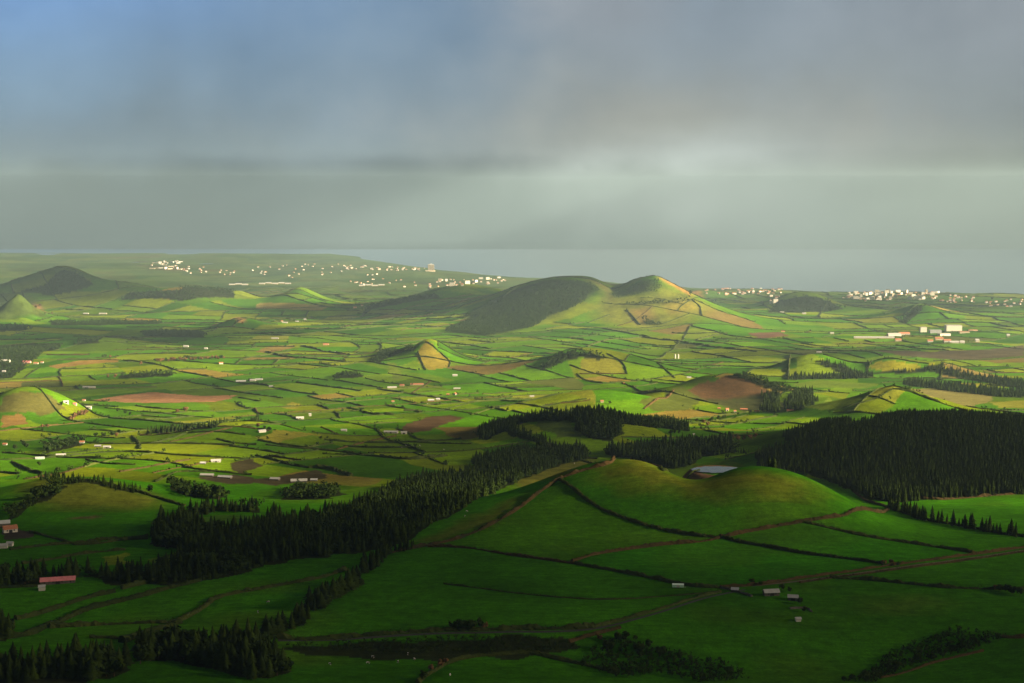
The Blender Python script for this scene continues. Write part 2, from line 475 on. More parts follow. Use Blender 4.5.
SOFT = [
    (P((615,296),(650,293),(662,283),(690,296),(716,306),(690,322),(650,330),(600,322),(590,306)), (.120, .140, .016), 60),
    (P((660,279),(668,281),(702,295),(692,297)), (.25, .15, .035), 22),  # orange tint stands in for sunlight on the summit ridge
    (P((628,310),(650,306),(655,318),(640,326)), (.16, .125, .03), 25),
    (P((662,304),(694,300),(700,310),(672,316)), (.155, .14, .022), 25),
    (P((582,277),(612,288),(618,300),(606,308),(600,290)), (.075, .080, .018), 35),
    (P((-20,296),(18,293),(38,300),(48,318),(0,320),(-20,318)), (.045, .070, .014), 30),
    (P((33,303),(42,306),(46,313),(36,312)), (.22, .13, .05), 14),
    (P((232,318),(240,317),(246,322),(236,323)), (.25, .15, .06), 10),
    (P((700,398),(760,394),(790,404),(785,412),(730,409)), (.045, .052, .018), 14),
    # drier turf, and a crest painted golden as if lit, grading into the pasture: outline, albedo, width of the edge in metres
    (P((512,482),(527,471),(552,461),(572,458),(600,460),(575,470),(545,480)), (.100,.105,.014), 10),
    (P((575,478),(612,467),(640,460),(662,470),(690,480),(715,478),(745,471),(790,478),(830,492),(790,498),(740,496),(680,494),(630,486)), (.115, .135, .012), 26),  # golden light along the crest put into the turf colour
    (P((637,457),(648,456),(664,466),(655,468)), (.18, .09, .035), 5),
    (P((30,481),(60,480),(130,486),(170,502),(140,510),(60,510),(20,502)), (.085, .105, .012), 24),
    (P((70,519),(100,515),(104,517),(72,521)), (.09, .06, .03), 5),
    (P((405,545),(470,517),(512,498),(530,492),(500,520),(440,542)), (.075, .105, .010), 12),
    (P((850,602),(900,596),(960,600),(940,610),(870,612)), (.055, .12, .008), 20),
]
# traced hedges and banks: points, (width, height), look, label
HEDGES = [
    ([(15,620),(55,609),(82,599),(115,592)], 3.0, 2.2, 'h', 'dark hedge running uphill below the red roofed barn, lower end by a clump of conifers'),
    ([(122,589),(142,584),(160,580)], 3.0, 2.4, 'h', 'short dark hedge stub touching the conifer belt east of the red roofed barn'),
    ([(-10,641),(32,635),(50,625),(75,614),(92,608),(117,602),(140,597),(170,588),(195,582),(225,574),(262,566)], 4.2, 2.4, 'h', 'longest dark hedge crossing the shaded left pastures from the edge up to the wood'),
    ([(50,628),(100,625),(150,623),(175,623),(195,613),(215,598),(235,593),(256,590),(281,585),(318,579),(345,570)], 4.0, 2.4, 'h', 'dark hedge with an S bend below the wood and beside the conifer row'),
    ([(122,643),(140,635),(160,629),(180,623)], 5.0, 2.6, 'h', 'broad scrubby hedge climbing from the front conifers to a hedge corner'),
    ([(90,638),(105,638),(120,639)], 2.2, 1.4, 'h', 'short low hedge lying alone in the yellowish front pasture'),
    ([(10,550),(50,545),(82,543),(112,539),(148,537)], 3.2, 2.0, 'h', 'dark hedge below the round left hill, upper of a close pair'),
    ([(75,545),(100,544),(120,540),(148,539)], 2.8, 1.8, 'h', 'dark hedge below the round left hill, lower of a close pair'),
    ([(22,564),(50,560),(75,555),(100,552),(125,550)], 3.5, 2.2, 'h', 'dark hedge just above the conifer belt behind the red roofed barn'),
    ([(278,638),(306,640),(343,638),(381,634),(431,631),(512,629),(562,629),(594,627)], 3.6, 2.2, 'h', 'long dark hedge along the road at the foot of the large foreground pasture'),
    ([(512,513),(481,530),(456,540),(431,545),(416,548),(386,554),(366,568)], 3.2, 2.2, 'k', 'brown bracken bank down the left shoulder of the crater hill to the conifer row'),
    ([(559,479),(537,494),(512,513)], 3.6, 2.4, 'k', 'brown sunlit bank on the crater hill just below its wall corner'),
    ([(428,547),(451,547),(476,549),(501,554),(537,559),(575,564)], 2.6, 1.8, 'k', 'brown bank curving over the top edge of the large foreground pasture'),
    ([(575,564),(595,568),(620,572),(650,578),(672,583),(692,587),(720,588)], 2.6, 2.0, 'h', 'dark hedge running to the pale green trailer'),
    ([(444,584),(468,587),(512,593),(550,597),(595,600),(632,599),(687,595),(717,592)], 1.3, .9, 'h', 'thin dark fence line curving across the large foreground pasture'),
    ([(418,683),(431,673),(446,663),(468,657),(512,654),(532,652),(557,660),(587,665),(617,673)], 2.6, 1.8, 'h', 'dark arching hedge round the lowest pasture at the bottom centre'),
    ([(559,480),(582,497),(602,510),(632,521),(662,530),(702,537),(720,537)], 3.0, 2.2, 'h', 'dark hedge falling from the wall corner across the face of the crater hill'),
    ([(572,562),(592,555),(624,550),(662,545),(702,542),(720,538)], 3.4, 2.2, 'k', 'brown bank between two shaded pastures rising to the four way hedge crossing'),
    ([(720,538),(737,534),(768,528),(803,522),(843,517),(875,512),(890,508)], 3.4, 2.2, 'k', 'brown bank along the foot of the crater dome to the plantation corner'),
    ([(720,537),(737,542),(768,547),(805,554),(848,559),(883,564)], 3.0, 2.2, 'h', 'dark hedge right of the four way crossing, lower of the two slanting right'),
    ([(803,522),(830,528),(868,537),(908,543),(943,548),(973,553)], 3.0, 2.2, 'h', 'dark hedge slanting right between the small right pastures to the track'),
    ([(720,588),(737,587),(768,584),(798,579),(843,573),(880,567),(918,562),(963,556),(1030,547)], 2.6, 2.0, 'k', 'long brown bank along the upper side of the dirt track'),
    ([(800,583),(843,577),(880,572),(918,567),(963,561),(1030,551)], 1.8, 1.2, 'k', 'long low brown bank along the lower side of the dirt track'),
    ([(830,578),(868,580),(908,584),(943,588),(980,589),(1030,590)], 2.8, 2.0, 'h', 'dark hedge below the dirt track running to the right edge shrubs'),
    ([(594,627),(624,620),(662,609),(692,599),(720,592)], 2.6, 1.6, 'h', 'dark hedge beside the lane curving up to the small farm'),
    ([(569,642),(592,635),(620,628)], 3.6, 1.6, 'k', 'short brown scrub bank beside the lane bend at the bottom'),
    ([(559,479),(582,471),(612,464),(632,457),(640,456)], 4.0, 2.4, 'k', 'brown sunlit bank along the crest of the crater hill'),
    ([(647,462),(662,472),(687,477),(700,471)], 2.4, 1.6, 'h', 'dark hedge round the crater rim to the pond'),
    ([(515,478),(527,470),(552,460),(572,457),(597,459)], 4.0, 2.0, 'k', 'reddish brown bank between the central wood and the crater hill'),
    ([(853,491),(868,502),(890,508)], 3.6, 2.0, 'k', 'sunlit brown bank at the lower corner of the plantation'),
    ([(915,499),(943,500),(980,497),(1030,493)], 3.0, 2.0, 'k', 'sunlit brown bank under the plantation on the right'),
    ([(898,511),(928,521),(968,527),(1008,535),(1035,538)], 3.0, 2.2, 'h', 'dark hedge under the row of conifers at the right'),
    ([(983,651),(930,663),(880,678)], 2.4, 1.0, 'k', 'brown path bank below the dark gully at the bottom right'),
    ([(996,636),(1010,638),(1030,637)], 4.0, 1.6, 'k', 'brown bracken strip at the right end of the gully'),
    ([(30,532),(45,536),(60,540),(75,545)], 2.2, 1.6, 'h', 'dark hedge running down from the muddy farmyard at the left edge'),
    ([(132,490),(155,497),(185,506)], 2.8, 2.0, 'h', 'hedge following the right shoulder of the round left hill'),
    ([(0,460),(37,459),(70,456),(105,452),(140,452),(185,456),(250,459)], 3.0, 2.0, 'h', 'long dark hedge across the plain behind the round left hill'),
    ([(12,462),(27,470),(42,474)], 3.2, 2.4, 'h', 'dark hedge slanting down to the trees on the round left hill'),
    ([(86,460),(105,464),(135,465)], 2.6, 1.8, 'h', 'short hedge with trees behind the round left hill'),
    ([(120,472),(155,466),(190,460)], 2.6, 1.6, 'k', 'pale brown bank slanting up behind the round left hill'),
    ([(155,482),(175,472),(215,472)], 2.4, 1.8, 'h', 'bent hedge above the dark clump right of the round left hill'),
    ([(132,436),(140,444),(140,449)], 3.4, 2.0, 'h', 'short hedge running down from the conifer strip on the plain'),
    ([(170,442),(205,434),(232,428)], 3.0, 1.4, 'k', 'pale sunlit bank across the bright left meadow'),
    ([(217,439),(232,443),(256,445)], 3.0, 2.0, 'h', 'dark curved hedge below the brightest left meadow'),
    ([(256,456),(271,459),(293,466),(310,468)], 4.0, 2.6, 'h', 'dark bushy hedge leading down to the sheds on the plain'),
    ([(310,468),(331,469),(351,476)], 6.0, 4.0, 'h', 'thick dark bushes ending right of the grey sheds'),
    ([(323,454),(356,455),(381,457)], 3.0, 2.0, 'h', 'dark hedge left of the bushy clump under the wood'),
    ([(381,457),(411,460),(446,456)], 5.0, 3.6, 'h', 'dark bushy hedge just behind the top of the central wood'),
    ([(266,445),(306,449),(336,450)], 3.2, 2.0, 'h', 'dark hedge below the yellowish meadow on the plain'),
    ([(336,450),(366,442),(396,436)], 2.8, 1.4, 'k', 'pale bank slanting up to the long white farm shed'),
    ([(366,442),(411,442),(471,444)], 2.8, 1.8, 'h', 'straight hedge below the brown ploughed field'),
    ([(438,411),(481,401),(512,397)], 2.8, 1.8, 'h', 'slanting hedge right above the ploughed field'),
    ([(471,415),(490,409),(512,405)], 2.8, 1.8, 'h', 'slanting hedge between ploughed field and central hill'),
    ([(411,394),(422,387),(431,381)], 4.0, 1.0, 'k', 'orange sunlit bank up to the long low farm on the plain'),
    ([(363,413),(385,415),(394,415)], 4.0, 3.0, 'h', 'dark bushy hedge left of the grey farm on the plain'),
    ([(404,411),(421,411)], 4.0, 3.0, 'h', 'short dark hedge left below the grey farm on the plain'),
    ([(266,352),(286,357),(321,360),(346,362)], 4.5, 3.0, 'h', 'curved dark hedge left of the crater mound, lower one'),
    ([(301,346),(321,351),(351,355)], 4.5, 3.0, 'h', 'curved dark hedge left of the crater mound, upper one'),
    ([(418,352),(422,362),(426,370)], 3.0, 2.0, 'h', 'dark hedge down the sunlit face of the crater mound'),
    ([(426,342),(440,352),(451,361),(449,367)], 3.0, 2.0, 'h', 'dark hedge round the right foot of the crater mound'),
    ([(627,310),(634,318),(640,325)], 5.0, 4.0, 'h', 'dark hedge down the slope under the right summit'),
    ([(587,347),(607,340),(642,337),(677,341),(712,347),(757,352)], 5.0, 3.6, 'h', 'long dark hedge sweeping across the meadows below the twin hill'),
    ([(672,333),(690,334),(720,333)], 5.0, 3.0, 'h', 'short hedge on the right skirt of the twin hill'),
    ([(697,340),(712,336),(727,333)], 5.0, 3.0, 'h', 'hedge rising to the right skirt of the twin hill'),
    ([(692,300),(700,306),(702,316)], 5.0, 3.6, 'h', 'dark hedge down the right end of the twin hill'),
    ([(607,354),(618,359),(625,365),(627,374)], 3.2, 2.2, 'h', 'dark hedge round the shoulder of the yellow mound'),
    ([(580,374),(600,374),(625,374)], 3.2, 2.0, 'k', 'brown bank along the foot of the yellow mound'),
    ([(577,374),(587,381),(602,383)], 3.2, 2.2, 'h', 'dark hook shaped hedge below the yellow mound'),
    ([(657,363),(666,370),(675,378)], 3.2, 2.2, 'h', 'dark hedge slanting down right of the yellow mound'),
    ([(674,390),(657,400),(644,409)], 4.0, 2.0, 'k', 'brown bank down the left side of the brown scarp hill'),
    ([(893,389),(915,393),(940,402)], 3.0, 1.8, 'h', 'dark hedge down the right edge of the pointed green cone'),
    ([(843,408),(868,402),(893,389)], 2.2, 1.4, 'h', 'thin hedge up the left edge of the pointed green cone'),
    ([(622,383),(635,388),(648,392)], 3.0, 2.0, 'h', 'dark hedge on the low green swell before the scarp hill'),
    ([(790,355),(789,366),(788,380)], 4.0, 3.4, 'h', 'dark hedge along the left side of the bright square meadow'),
    ([(545,405),(580,402),(590,400)], 3.0, 1.8, 'k', 'pale bank on the meadow behind the central hill'),
    ([(0,588),(20,587),(40,586)], 2.4, 1.6, 'h', 'low hedge left of the red roofed barn'),
]

# ------------------------------------------------------------------ terrain sheet
tt = np.concatenate([-np.geomspace(2.4, .431, 40), np.linspace(-.43, .43, 1130), np.geomspace(.431, 2.4, 40)])
yy = np.concatenate([np.geomspace(110, 640, 30)[:-1], np.geomspace(640, 1100, 190)[:-1], np.geomspace(1100, 2600, 330)[:-1], np.geomspace(2600, 9000, 360)[:-1], np.geomspace(9000, 14600, 90)])
TX = tt[None, :] * yy[:, None]
TY = np.repeat(yy[:, None], len(tt), 1)
TZ = H(TX, TY)
NR, NC = TX.shape

# --- field pattern of the plain: convex cells, split again and again
FX = TX + 34 * vnoise(TX / 310, TY / 310, 21) + 9 * vnoise(TX / 90, TY / 90, 22)
FY = TY + 46 * vnoise(TX / 330 + 50, TY / 330, 23) + 12 * vnoise(TX / 95, TY / 95, 24)
flatX, flatY = FX.ravel(), FY.ravel()
cell_id = np.zeros(flatX.shape, np.int32)
ncell = [1]
lines = []      # hedge lines between cells, in the warped frame

def split(poly, idx, ang, depth):
    c = poly.mean(0)
    x, y = poly[:, 0], poly[:, 1]
    area = .5 * abs(np.dot(x, np.roll(y, 1)) - np.dot(y, np.roll(x, 1)))
    yc = max(c[1], 500)
    outside = abs(c[0]) > .47 * yc + 300
    stop = (11000 + 4.5 * max(yc - 1600, 0)) * math.exp(random.gauss(0, .6))
    if outside: stop *= 6
    if area < stop or depth > 18 or len(idx) == 0:
        cell_id[idx] = ncell[0]; ncell[0] += 1
        return
    if area > 5e5:
        ang = random.uniform(0, math.pi)
    elif ang is None:
        ang = random.uniform(0, math.pi)
    d1 = np.array([math.cos(ang), math.sin(ang)]); d2 = np.array([-d1[1], d1[0]])
    e1, e2 = np.ptp(poly @ d1), np.ptp(poly @ d2)
    n = d1 if e1 > e2 * random.uniform(.7, 1.4) else d2
    a = ang + random.gauss(0, .07)
    if n is d2: a += math.pi / 2
    n = np.array([math.cos(a), math.sin(a)])
    off = c @ n + random.uniform(-.14, .14) * np.ptp(poly @ n)
    s = poly @ n - off
    A, B, cut = [], [], []
    for i in range(len(poly)):
        j = (i + 1) % len(poly)
        (A if s[i] >= 0 else B).append(poly[i])
        if (s[i] >= 0) != (s[j] >= 0):
            f = s[i] / (s[i] - s[j]); q = poly[i] + (poly[j] - poly[i]) * f
            A.append(q); B.append(q); cut.append(q)
    if len(cut) != 2 or len(A) < 3 or len(B) < 3:
        cell_id[idx] = ncell[0]; ncell[0] += 1
        return
    if not outside:
        lines.append((cut[0], cut[1], area))
    side = flatX[idx] * n[0] + flatY[idx] * n[1] >= off
    split(np.array(A), idx[side], ang, depth + 1)
    split(np.array(B), idx[~side], ang, depth + 1)

reg = np.nonzero((flatY > 1560) & (flatY < 16000))[0]
split(np.array([(-9000., 1500.), (9000., 1500.), (9000., 16500.), (-9000., 16500.)]), reg, None, 0)

# --- fields of the foreground: regions enclosed by the traced hedges
pal = np.array([(.034, .108, .004), (.040, .120, .004), (.052, .130, .005), (.066, .136, .005), (.028, .088, .004),
                (.076, .145, .006), (.036, .112, .004), (.090, .138, .007), (.052, .104, .006), (.105, .152, .007)])
far_extra = np.array([(.12, .15, .02), (.10, .085, .03), (.14, .12, .03), (.055, .075, .02)])
cellcol = np.zeros((ncell[0] + 2, 3))
for i in range(len(cellcol)):
    c = pal[random.randrange(len(pal))] if random.random() > .04 else far_extra[random.randrange(len(far_extra))]
    cellcol[i] = c * np.array([1.24, 1.14, .9]) * random.uniform(.80, 1.22)
col = cellcol[cell_id].reshape(NR, NC, 3)

near_base = np.array([.034, .135, .003])
nearf = 1 - sstep(1500, 1720, TY + 60 * vnoise(TX / 160, TY / 160, 31))
nb = near_base[None, None, :] * (1 + .22 * vnoise(TX / 260, TY / 200, 32) + .16 * vnoise(TX / 70, TY / 60, 33))[..., None]
dry = np.clip(vnoise(TX / 190 + 9, TY / 150, 34) * .8 + vnoise(TX / 45, TY / 40, 35) * .5 - .25, 0, 1)[..., None]
nb = nb * (1 - dry * .55) + np.array([.075, .105, .010]) * dry * .55
col = col * (1 - nearf[..., None]) + nb * nearf[..., None]

# coarse flood fill between near hedges gives every foreground field a tint of its own
gx, gy = np.meshgrid(np.arange(-760, 761, 5.0), np.arange(640, 1760, 5.0))
bar = np.zeros(gx.shape, bool)
hedge_pts = []
for h in HEDGES:
    p = P(*h[0])
    hedge_pts.append(p)
    if len(p) < 2: continue
    for a, c in zip(p[:-1], p[1:]):
        n = int(np.hypot(*(c - a)) / 2) + 2
        q = a + (c - a) * np.linspace(0, 1, n)[:, None]
        i = np.round((q[:, 1] - 640) / 5).astype(int); j = np.round((q[:, 0] + 760) / 5).astype(int)
        ok = (i >= 1) & (i < gx.shape[0] - 1) & (j >= 1) & (j < gx.shape[1] - 1)
        bar[i[ok], j[ok]] = True; bar[i[ok] + 1, j[ok]] = True; bar[i[ok], j[ok] + 1] = True
lab = np.where(bar, 0, np.arange(1, gx.size + 1).reshape(gx.shape))
for _ in range(900):
    old = lab
    m = lab.copy()
    for ax, sh in ((0, 1), (0, -1), (1, 1), (1, -1)):
        r = np.roll(lab, sh, ax)
        m = np.maximum(m, r)
    m = np.where(bar, 0, m)
    # pointer jumping
    f = m.ravel(); f2 = np.where(f > 0, f[np.maximum(f - 1, 0)], 0)
    lab = np.maximum(f, f2).reshape(m.shape); lab = np.where(bar, 0, lab)
    if (lab == old).all(): break
m = np.maximum(np.maximum(np.roll(lab, 1, 0), np.roll(lab, 1, 1)), lab)
lab = np.where(lab == 0, m, lab)
gi = np.clip(np.round((TY - 640) / 5).astype(int), 0, gx.shape[0] - 1)
gj = np.clip(np.round((TX + 760) / 5).astype(int), 0, gx.shape[1] - 1)
L = lab[gi, gj]
hv = ((L * 2654435761) & 0xFFFF) / 65535.0
hv2 = ((L * 40503) & 0xFFFF) / 65535.0
tint = np.stack([.80 + .55 * hv, .86 + .3 * hv2, .9 + .2 * hv], -1)
col = col * (1 - nearf[..., None]) + col * tint * nearf[..., None]

# far land turns duller with distance and is mottled with dark woods
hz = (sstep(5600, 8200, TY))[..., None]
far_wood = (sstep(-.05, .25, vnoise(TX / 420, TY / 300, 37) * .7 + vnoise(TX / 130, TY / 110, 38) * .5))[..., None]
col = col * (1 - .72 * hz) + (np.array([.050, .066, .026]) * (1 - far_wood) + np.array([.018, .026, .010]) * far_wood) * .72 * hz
fl = TX.ravel(), TY.ravel()
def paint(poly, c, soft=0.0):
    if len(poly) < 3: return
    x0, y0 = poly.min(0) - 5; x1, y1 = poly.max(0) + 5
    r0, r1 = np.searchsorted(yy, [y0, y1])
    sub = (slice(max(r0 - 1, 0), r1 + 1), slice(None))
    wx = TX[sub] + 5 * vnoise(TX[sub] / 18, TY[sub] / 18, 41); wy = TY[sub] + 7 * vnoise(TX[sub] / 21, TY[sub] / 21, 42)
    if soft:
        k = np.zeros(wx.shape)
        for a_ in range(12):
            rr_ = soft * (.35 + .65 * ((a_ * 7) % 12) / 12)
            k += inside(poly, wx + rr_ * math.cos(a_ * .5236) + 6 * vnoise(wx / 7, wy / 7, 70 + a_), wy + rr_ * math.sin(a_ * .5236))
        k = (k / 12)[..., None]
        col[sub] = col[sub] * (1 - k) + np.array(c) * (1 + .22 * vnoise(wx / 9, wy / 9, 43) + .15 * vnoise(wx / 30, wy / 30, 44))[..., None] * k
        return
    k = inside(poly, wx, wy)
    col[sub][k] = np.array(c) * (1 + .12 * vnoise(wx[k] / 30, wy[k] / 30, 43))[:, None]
for poly, c in PATCHES:
    paint(poly, c)
for poly, c, sf in SOFT:
    paint(poly, c, sf)
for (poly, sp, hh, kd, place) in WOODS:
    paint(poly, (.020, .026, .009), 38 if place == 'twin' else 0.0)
# crater pond shore
pq = np.sqrt(((TX - POND[0]) / 44) ** 2 + ((TY - POND[1]) / 50) ** 2)
k = (pq < .95) & (pq > .5)
col[k] = np.array([.10, .06, .035])

I = np.arange(NR * NC, dtype=np.int32).reshape(NR, NC)
quads = np.stack([I[:-1, :-1], I[:-1, 1:], I[1:, 1:], I[1:, :-1]], -1).reshape(-1, 4)
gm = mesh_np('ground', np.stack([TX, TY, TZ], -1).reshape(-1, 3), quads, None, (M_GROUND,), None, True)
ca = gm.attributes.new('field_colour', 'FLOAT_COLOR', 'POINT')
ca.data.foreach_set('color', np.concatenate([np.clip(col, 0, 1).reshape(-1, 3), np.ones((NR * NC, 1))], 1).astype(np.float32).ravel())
ground = tag(link('ground', gm), 'rolling green pasture land falling away to the coast', 'ground', kind='structure')

# sea and pond
def water_mat(name, c, rough, sc):
    m, nt, b = new_mat(name)
    b.inputs['Base Color'].default_value = (*c, 1); b.inputs['Roughness'].default_value = rough
    b.inputs['Specular IOR Level'].default_value = .5
    g = nt.nodes.new('ShaderNodeNewGeometry')
    n = nt.nodes.new('ShaderNodeTexNoise'); n.inputs['Scale'].default_value = sc; n.inputs['Detail'].default_value = 3
    bp = nt.nodes.new('ShaderNodeBump'); bp.inputs['Strength'].default_value = .04
    nt.links.new(g.outputs['Position'], n.inputs['Vector']); nt.links.new(n.outputs['Fac'], bp.inputs['Height']); nt.links.new(bp.outputs[0], b.inputs['Normal'])
    return m
mb = MB(); mb.quad((-34000, 5500, 0), (34000, 5500, 0), (34000, 14600, 0), (-34000, 14600, 0))
tag(link('sea', mb.mesh('sea', water_mat('sea_water', (.03, .05, .055), .12, .02))), 'pale misty sea beyond the coastal town', 'sea', kind='structure')
mb = MB(); n = 40
ring = [(POND[0] + 29 * math.cos(2 * math.pi * k / n) * (1 + .1 * math.sin(3 * k)), POND[1] + 18 * math.sin(2 * math.pi * k / n) * (1 + .08 * math.cos(2 * k)), POND[2]) for k in range(n)]
for k in range(n): mb.tri((POND[0], POND[1], POND[2]), ring[k], ring[(k + 1) % n])
tag(link('pond', mb.mesh('pond', water_mat('pond_water', (.05, .06, .06), .12, .6))), 'small pale crater pond behind the grassy dome', 'pond', kind='structure')

# lanes and tracks: thin sheets just above the turf
def ribbon(pts, w, mat, name, label, cat, lift=.12):
    pts = resample(pts, 4.0)
    d = np.gradient(pts, axis=0); d /= np.maximum(np.hypot(d[:, 0], d[:, 1])[:, None], 1e-6)
    nrm = np.stack([-d[:, 1], d[:, 0]], 1)
    V = []
    for s in (-1, -.33, .33, 1):
        q = pts + nrm * (w / 2 * s)
        V.append(np.stack([q[:, 0], q[:, 1], H(q[:, 0], q[:, 1]) + lift], 1))
    V = np.stack(V, 1); n = len(pts)
    I = np.arange(n * 4).reshape(n, 4)
    q = np.stack([I[:-1, :-1], I[1:, :-1], I[1:, 1:], I[:-1, 1:]], -1).reshape(-1, 4)[:, ::-1]
    o = link(name, mesh_np(name, V.reshape(-1, 3), q, None, (mat,), None, True))
    return tag(o, label, cat, kind='structure')

def resample(p, step):
    p = np.asarray(p, float)
    s = np.concatenate([[0], np.cumsum(np.hypot(*np.diff(p, axis=0).T))])
    n = max(int(s[-1] / step), 2) + 1
    t = np.linspace(0, s[-1], n)
    q = np.stack([np.interp(t, s, p[:, 0]), np.interp(t, s, p[:, 1])], 1)
    k = min(n // 6, 5)
    if k >= 1:       # round the corners
        ker = np.ones(2 * k + 1) / (2 * k + 1)
        e = np.stack([np.convolve(np.pad(q[:, i], k, mode='reflect', reflect_type='odd'), ker, mode='valid') for i in (0, 1)], 1)
        e[0], e[-1] = q[0], q[-1]
        q = e
    return q

ribbon(P((752,586),(800,581.5),(843,575.5),(880,570),(918,565),(963,559),(1030,549.5)), 3.4, M_TRACK, 'dirt_track', 'brown dirt track between two banks on the right', 'track')
ribbon(P((278,640.5),(343,640),(381,636.5),(431,633.5),(512,632),(562,632),(594,630),(624,623),(662,612),(692,602),(720,594),(745,590)), 3.0, M_TARMAC, 'lane', 'grey lane along the foot of the large pasture up to the small farm', 'lane')

# ------------------------------------------------------------------ hedges
def hedge_mesh(pts, w, h, mat, step, seed, tufts=0.0, ts=1.0):
    p = resample(pts, step)
    n = len(p)
    d = np.gradient(p, axis=0); d /= np.maximum(np.hypot(d[:, 0], d[:, 1])[:, None], 1e-6)
    nr = np.stack([-d[:, 1], d[:, 0]], 1)
    r = np.random.default_rng(seed)
    wob = vnoise(np.arange(n) * step / 14.0, np.full(n, seed * 1.7), 51)
    big = 1 + .5 * wob + .3 * vnoise(np.arange(n) * step / 5.0, np.full(n, seed * 2.3), 52) + .2 * r.uniform(-1, 1, n)
    prof = [(-.55, -.15), (-.5, .45), (-.28, .92), (.05, 1.05), (.32, .86), (.52, .4), (.55, -.15)]
    V = np.zeros((n, len(prof), 3))
    for k, (a, b2) in enumerate(prof):
        jw = r.uniform(-.14, .14, n) * w; jh = r.uniform(-.16, .2, n) * h
        q = p + nr * ((a * w * (.75 + .25 * big)) + jw)[:, None] + d * (r.uniform(-.3, .3, n) * step)[:, None]
        zz = H(q[:, 0], q[:, 1])
        V[:, k, 0], V[:, k, 1] = q[:, 0], q[:, 1]
        V[:, k, 2] = zz + (b2 * h * np.clip(big, .15, 2.0) + jh if b2 > 0 else -.3)
    # taper both ends down
    I = np.arange(n * len(prof)).reshape(n, len(prof))
    q = np.stack([I[:-1, :-1], I[1:, :-1], I[1:, 1:], I[:-1, 1:]], -1).reshape(-1, 4)[:, ::-1]
    V = V.reshape(-1, 3)
    tris = []
    ends = [(I[0, 0], I[0, k], I[0, k + 1]) for k in range(1, len(prof) - 1)] + [(I[-1, 0], I[-1, k + 1], I[-1, k]) for k in range(1, len(prof) - 1)]
    tris += ends
    if tufts > 0:
        m = int(n * step * tufts)
        c = p[r.integers(0, n, m)] + nr[r.integers(0, n, m)] * r.uniform(-.55, .55, (m, 1)) * w
        z = H(c[:, 0], c[:, 1]) + r.uniform(.35, 1.15, m) * h
        s = r.uniform(.35, .95, m) * ts
        base = len(V)
        e1 = r.normal(0, 1, (m, 3)); e1 /= np.linalg.norm(e1, axis=1)[:, None]
        e2 = r.normal(0, 1, (m, 3)); e2[:, 2] = abs(e2[:, 2]) + .4; e2 /= np.linalg.norm(e2, axis=1)[:, None]
        C = np.stack([c[:, 0], c[:, 1], z], 1)
        T = np.stack([C - e1 * s[:, None] * .6, C + e1 * s[:, None] * .6, C + e2 * s[:, None]], 1).reshape(-1, 3)
        V = np.concatenate([V, T])
        tris += [(base + 3 * k, base + 3 * k + 1, base + 3 * k + 2) for k in range(m)]
    return mesh_np('hedge', V, q, tris, (mat,), None, False)

for i, (h, p) in enumerate(zip(HEDGES, hedge_pts)):
    if len(p) < 2: continue
    yc = p[:, 1].mean()
    step = 2.2 if yc < 1700 else 5.0
    me = hedge_mesh(p, h[1] * (.75 if h[3] == 'k' else 1), h[2], M_BANK if h[3] == 'k' else M_HEDGE, step, 100 + i, 2.6 if yc < 1700 else .6, 1.0 if yc < 1700 else 2.2)
    o = link('bracken_bank' if h[3] == 'k' else 'hedgerow', me)
    tag(o, h[4], 'bank' if h[3] == 'k' else 'hedge', 'banks between the pastures' if h[3] == 'k' else 'hedges between the pastures')

# hedges of the plain along the field pattern
hill_masks = [w[0] for w in WOODS]
cand = []
hedge_trees = []
for (a, c, area) in lines:
    L_ = np.hypot(*(c - a))
    if L_ < 30: continue
    n = max(int(L_ / 30), 2) + 1
    q = a + (c - a) * np.linspace(0, 1, n)[:, None]
    for _ in range(2):      # out of the warped frame
        wx = 34 * vnoise(q[:, 0] / 310, q[:, 1] / 310, 21) + 9 * vnoise(q[:, 0] / 90, q[:, 1] / 90, 22)
        wy = 46 * vnoise(q[:, 0] / 330 + 50, q[:, 1] / 330, 23) + 12 * vnoise(q[:, 0] / 95, q[:, 1] / 95, 24)
        q = a + (c - a) * np.linspace(0, 1, n)[:, None] - np.stack([wx, wy], 1)
    mid = q[n // 2]
    if not (1640 < q[:, 1].min() and q[:, 1].max() < 8300): continue
    if abs(mid[0]) > .40 * mid[1]: continue
    ex = np.zeros(n, bool)
    for poly in hill_masks: ex |= inside(poly, q[:, 0], q[:, 1])
    for poly, _c in PATCHES:
        if len(poly) > 2: ex |= inside(poly, q[:, 0], q[:, 1])
    if ex.mean() > .3: continue
    if np.hypot((mid[0] - BUMPS[14][0]) / 420, (mid[1] - 5600) / 480) < 1: continue
    if np.hypot((mid[0] - 120) / 330, (mid[1] - 1560) / 260) < 1: continue
    if random.random() < .22: continue
    cand.append(q[~ex] if (~ex).sum() > 2 else q)
    for _ in range(int(rng.poisson(1.1 if random.random() < .65 else 7))):
        j = int(rng.integers(n)); hedge_trees.append((q[j, 0] + rng.normal(0, 4), q[j, 1] + rng.normal(0, 4), rng.uniform(3.5, 8), 'b', 'plain'))
cand.sort(key=lambda q: q[:, 1].mean() / (60 + np.hypot(*(q[-1] - q[0]))) ** .35)
NIND = max(0, 296 - len(HEDGES))
rest = []
REG = [(2300, 'near'), (3300, 'mid'), (4600, 'far'), (99999, 'coast')]
REGTXT = {'near': ('dark hedge among the nearest flat fields behind the foreground hills', 'hedges of the nearest flat fields'),
          'mid': ('dark hedge among the sunlit fields before the crater mound and the yellow mound', 'hedges of the sunlit middle plain'),
          'far': ('thin dark hedge among the hazy fields beside the foot of the twin hill', 'hedges of the hazy plain by the twin hill'),
          'coast': ('thin hazy hedge between the twin hill and the coastal town', 'hedges near the coast')}
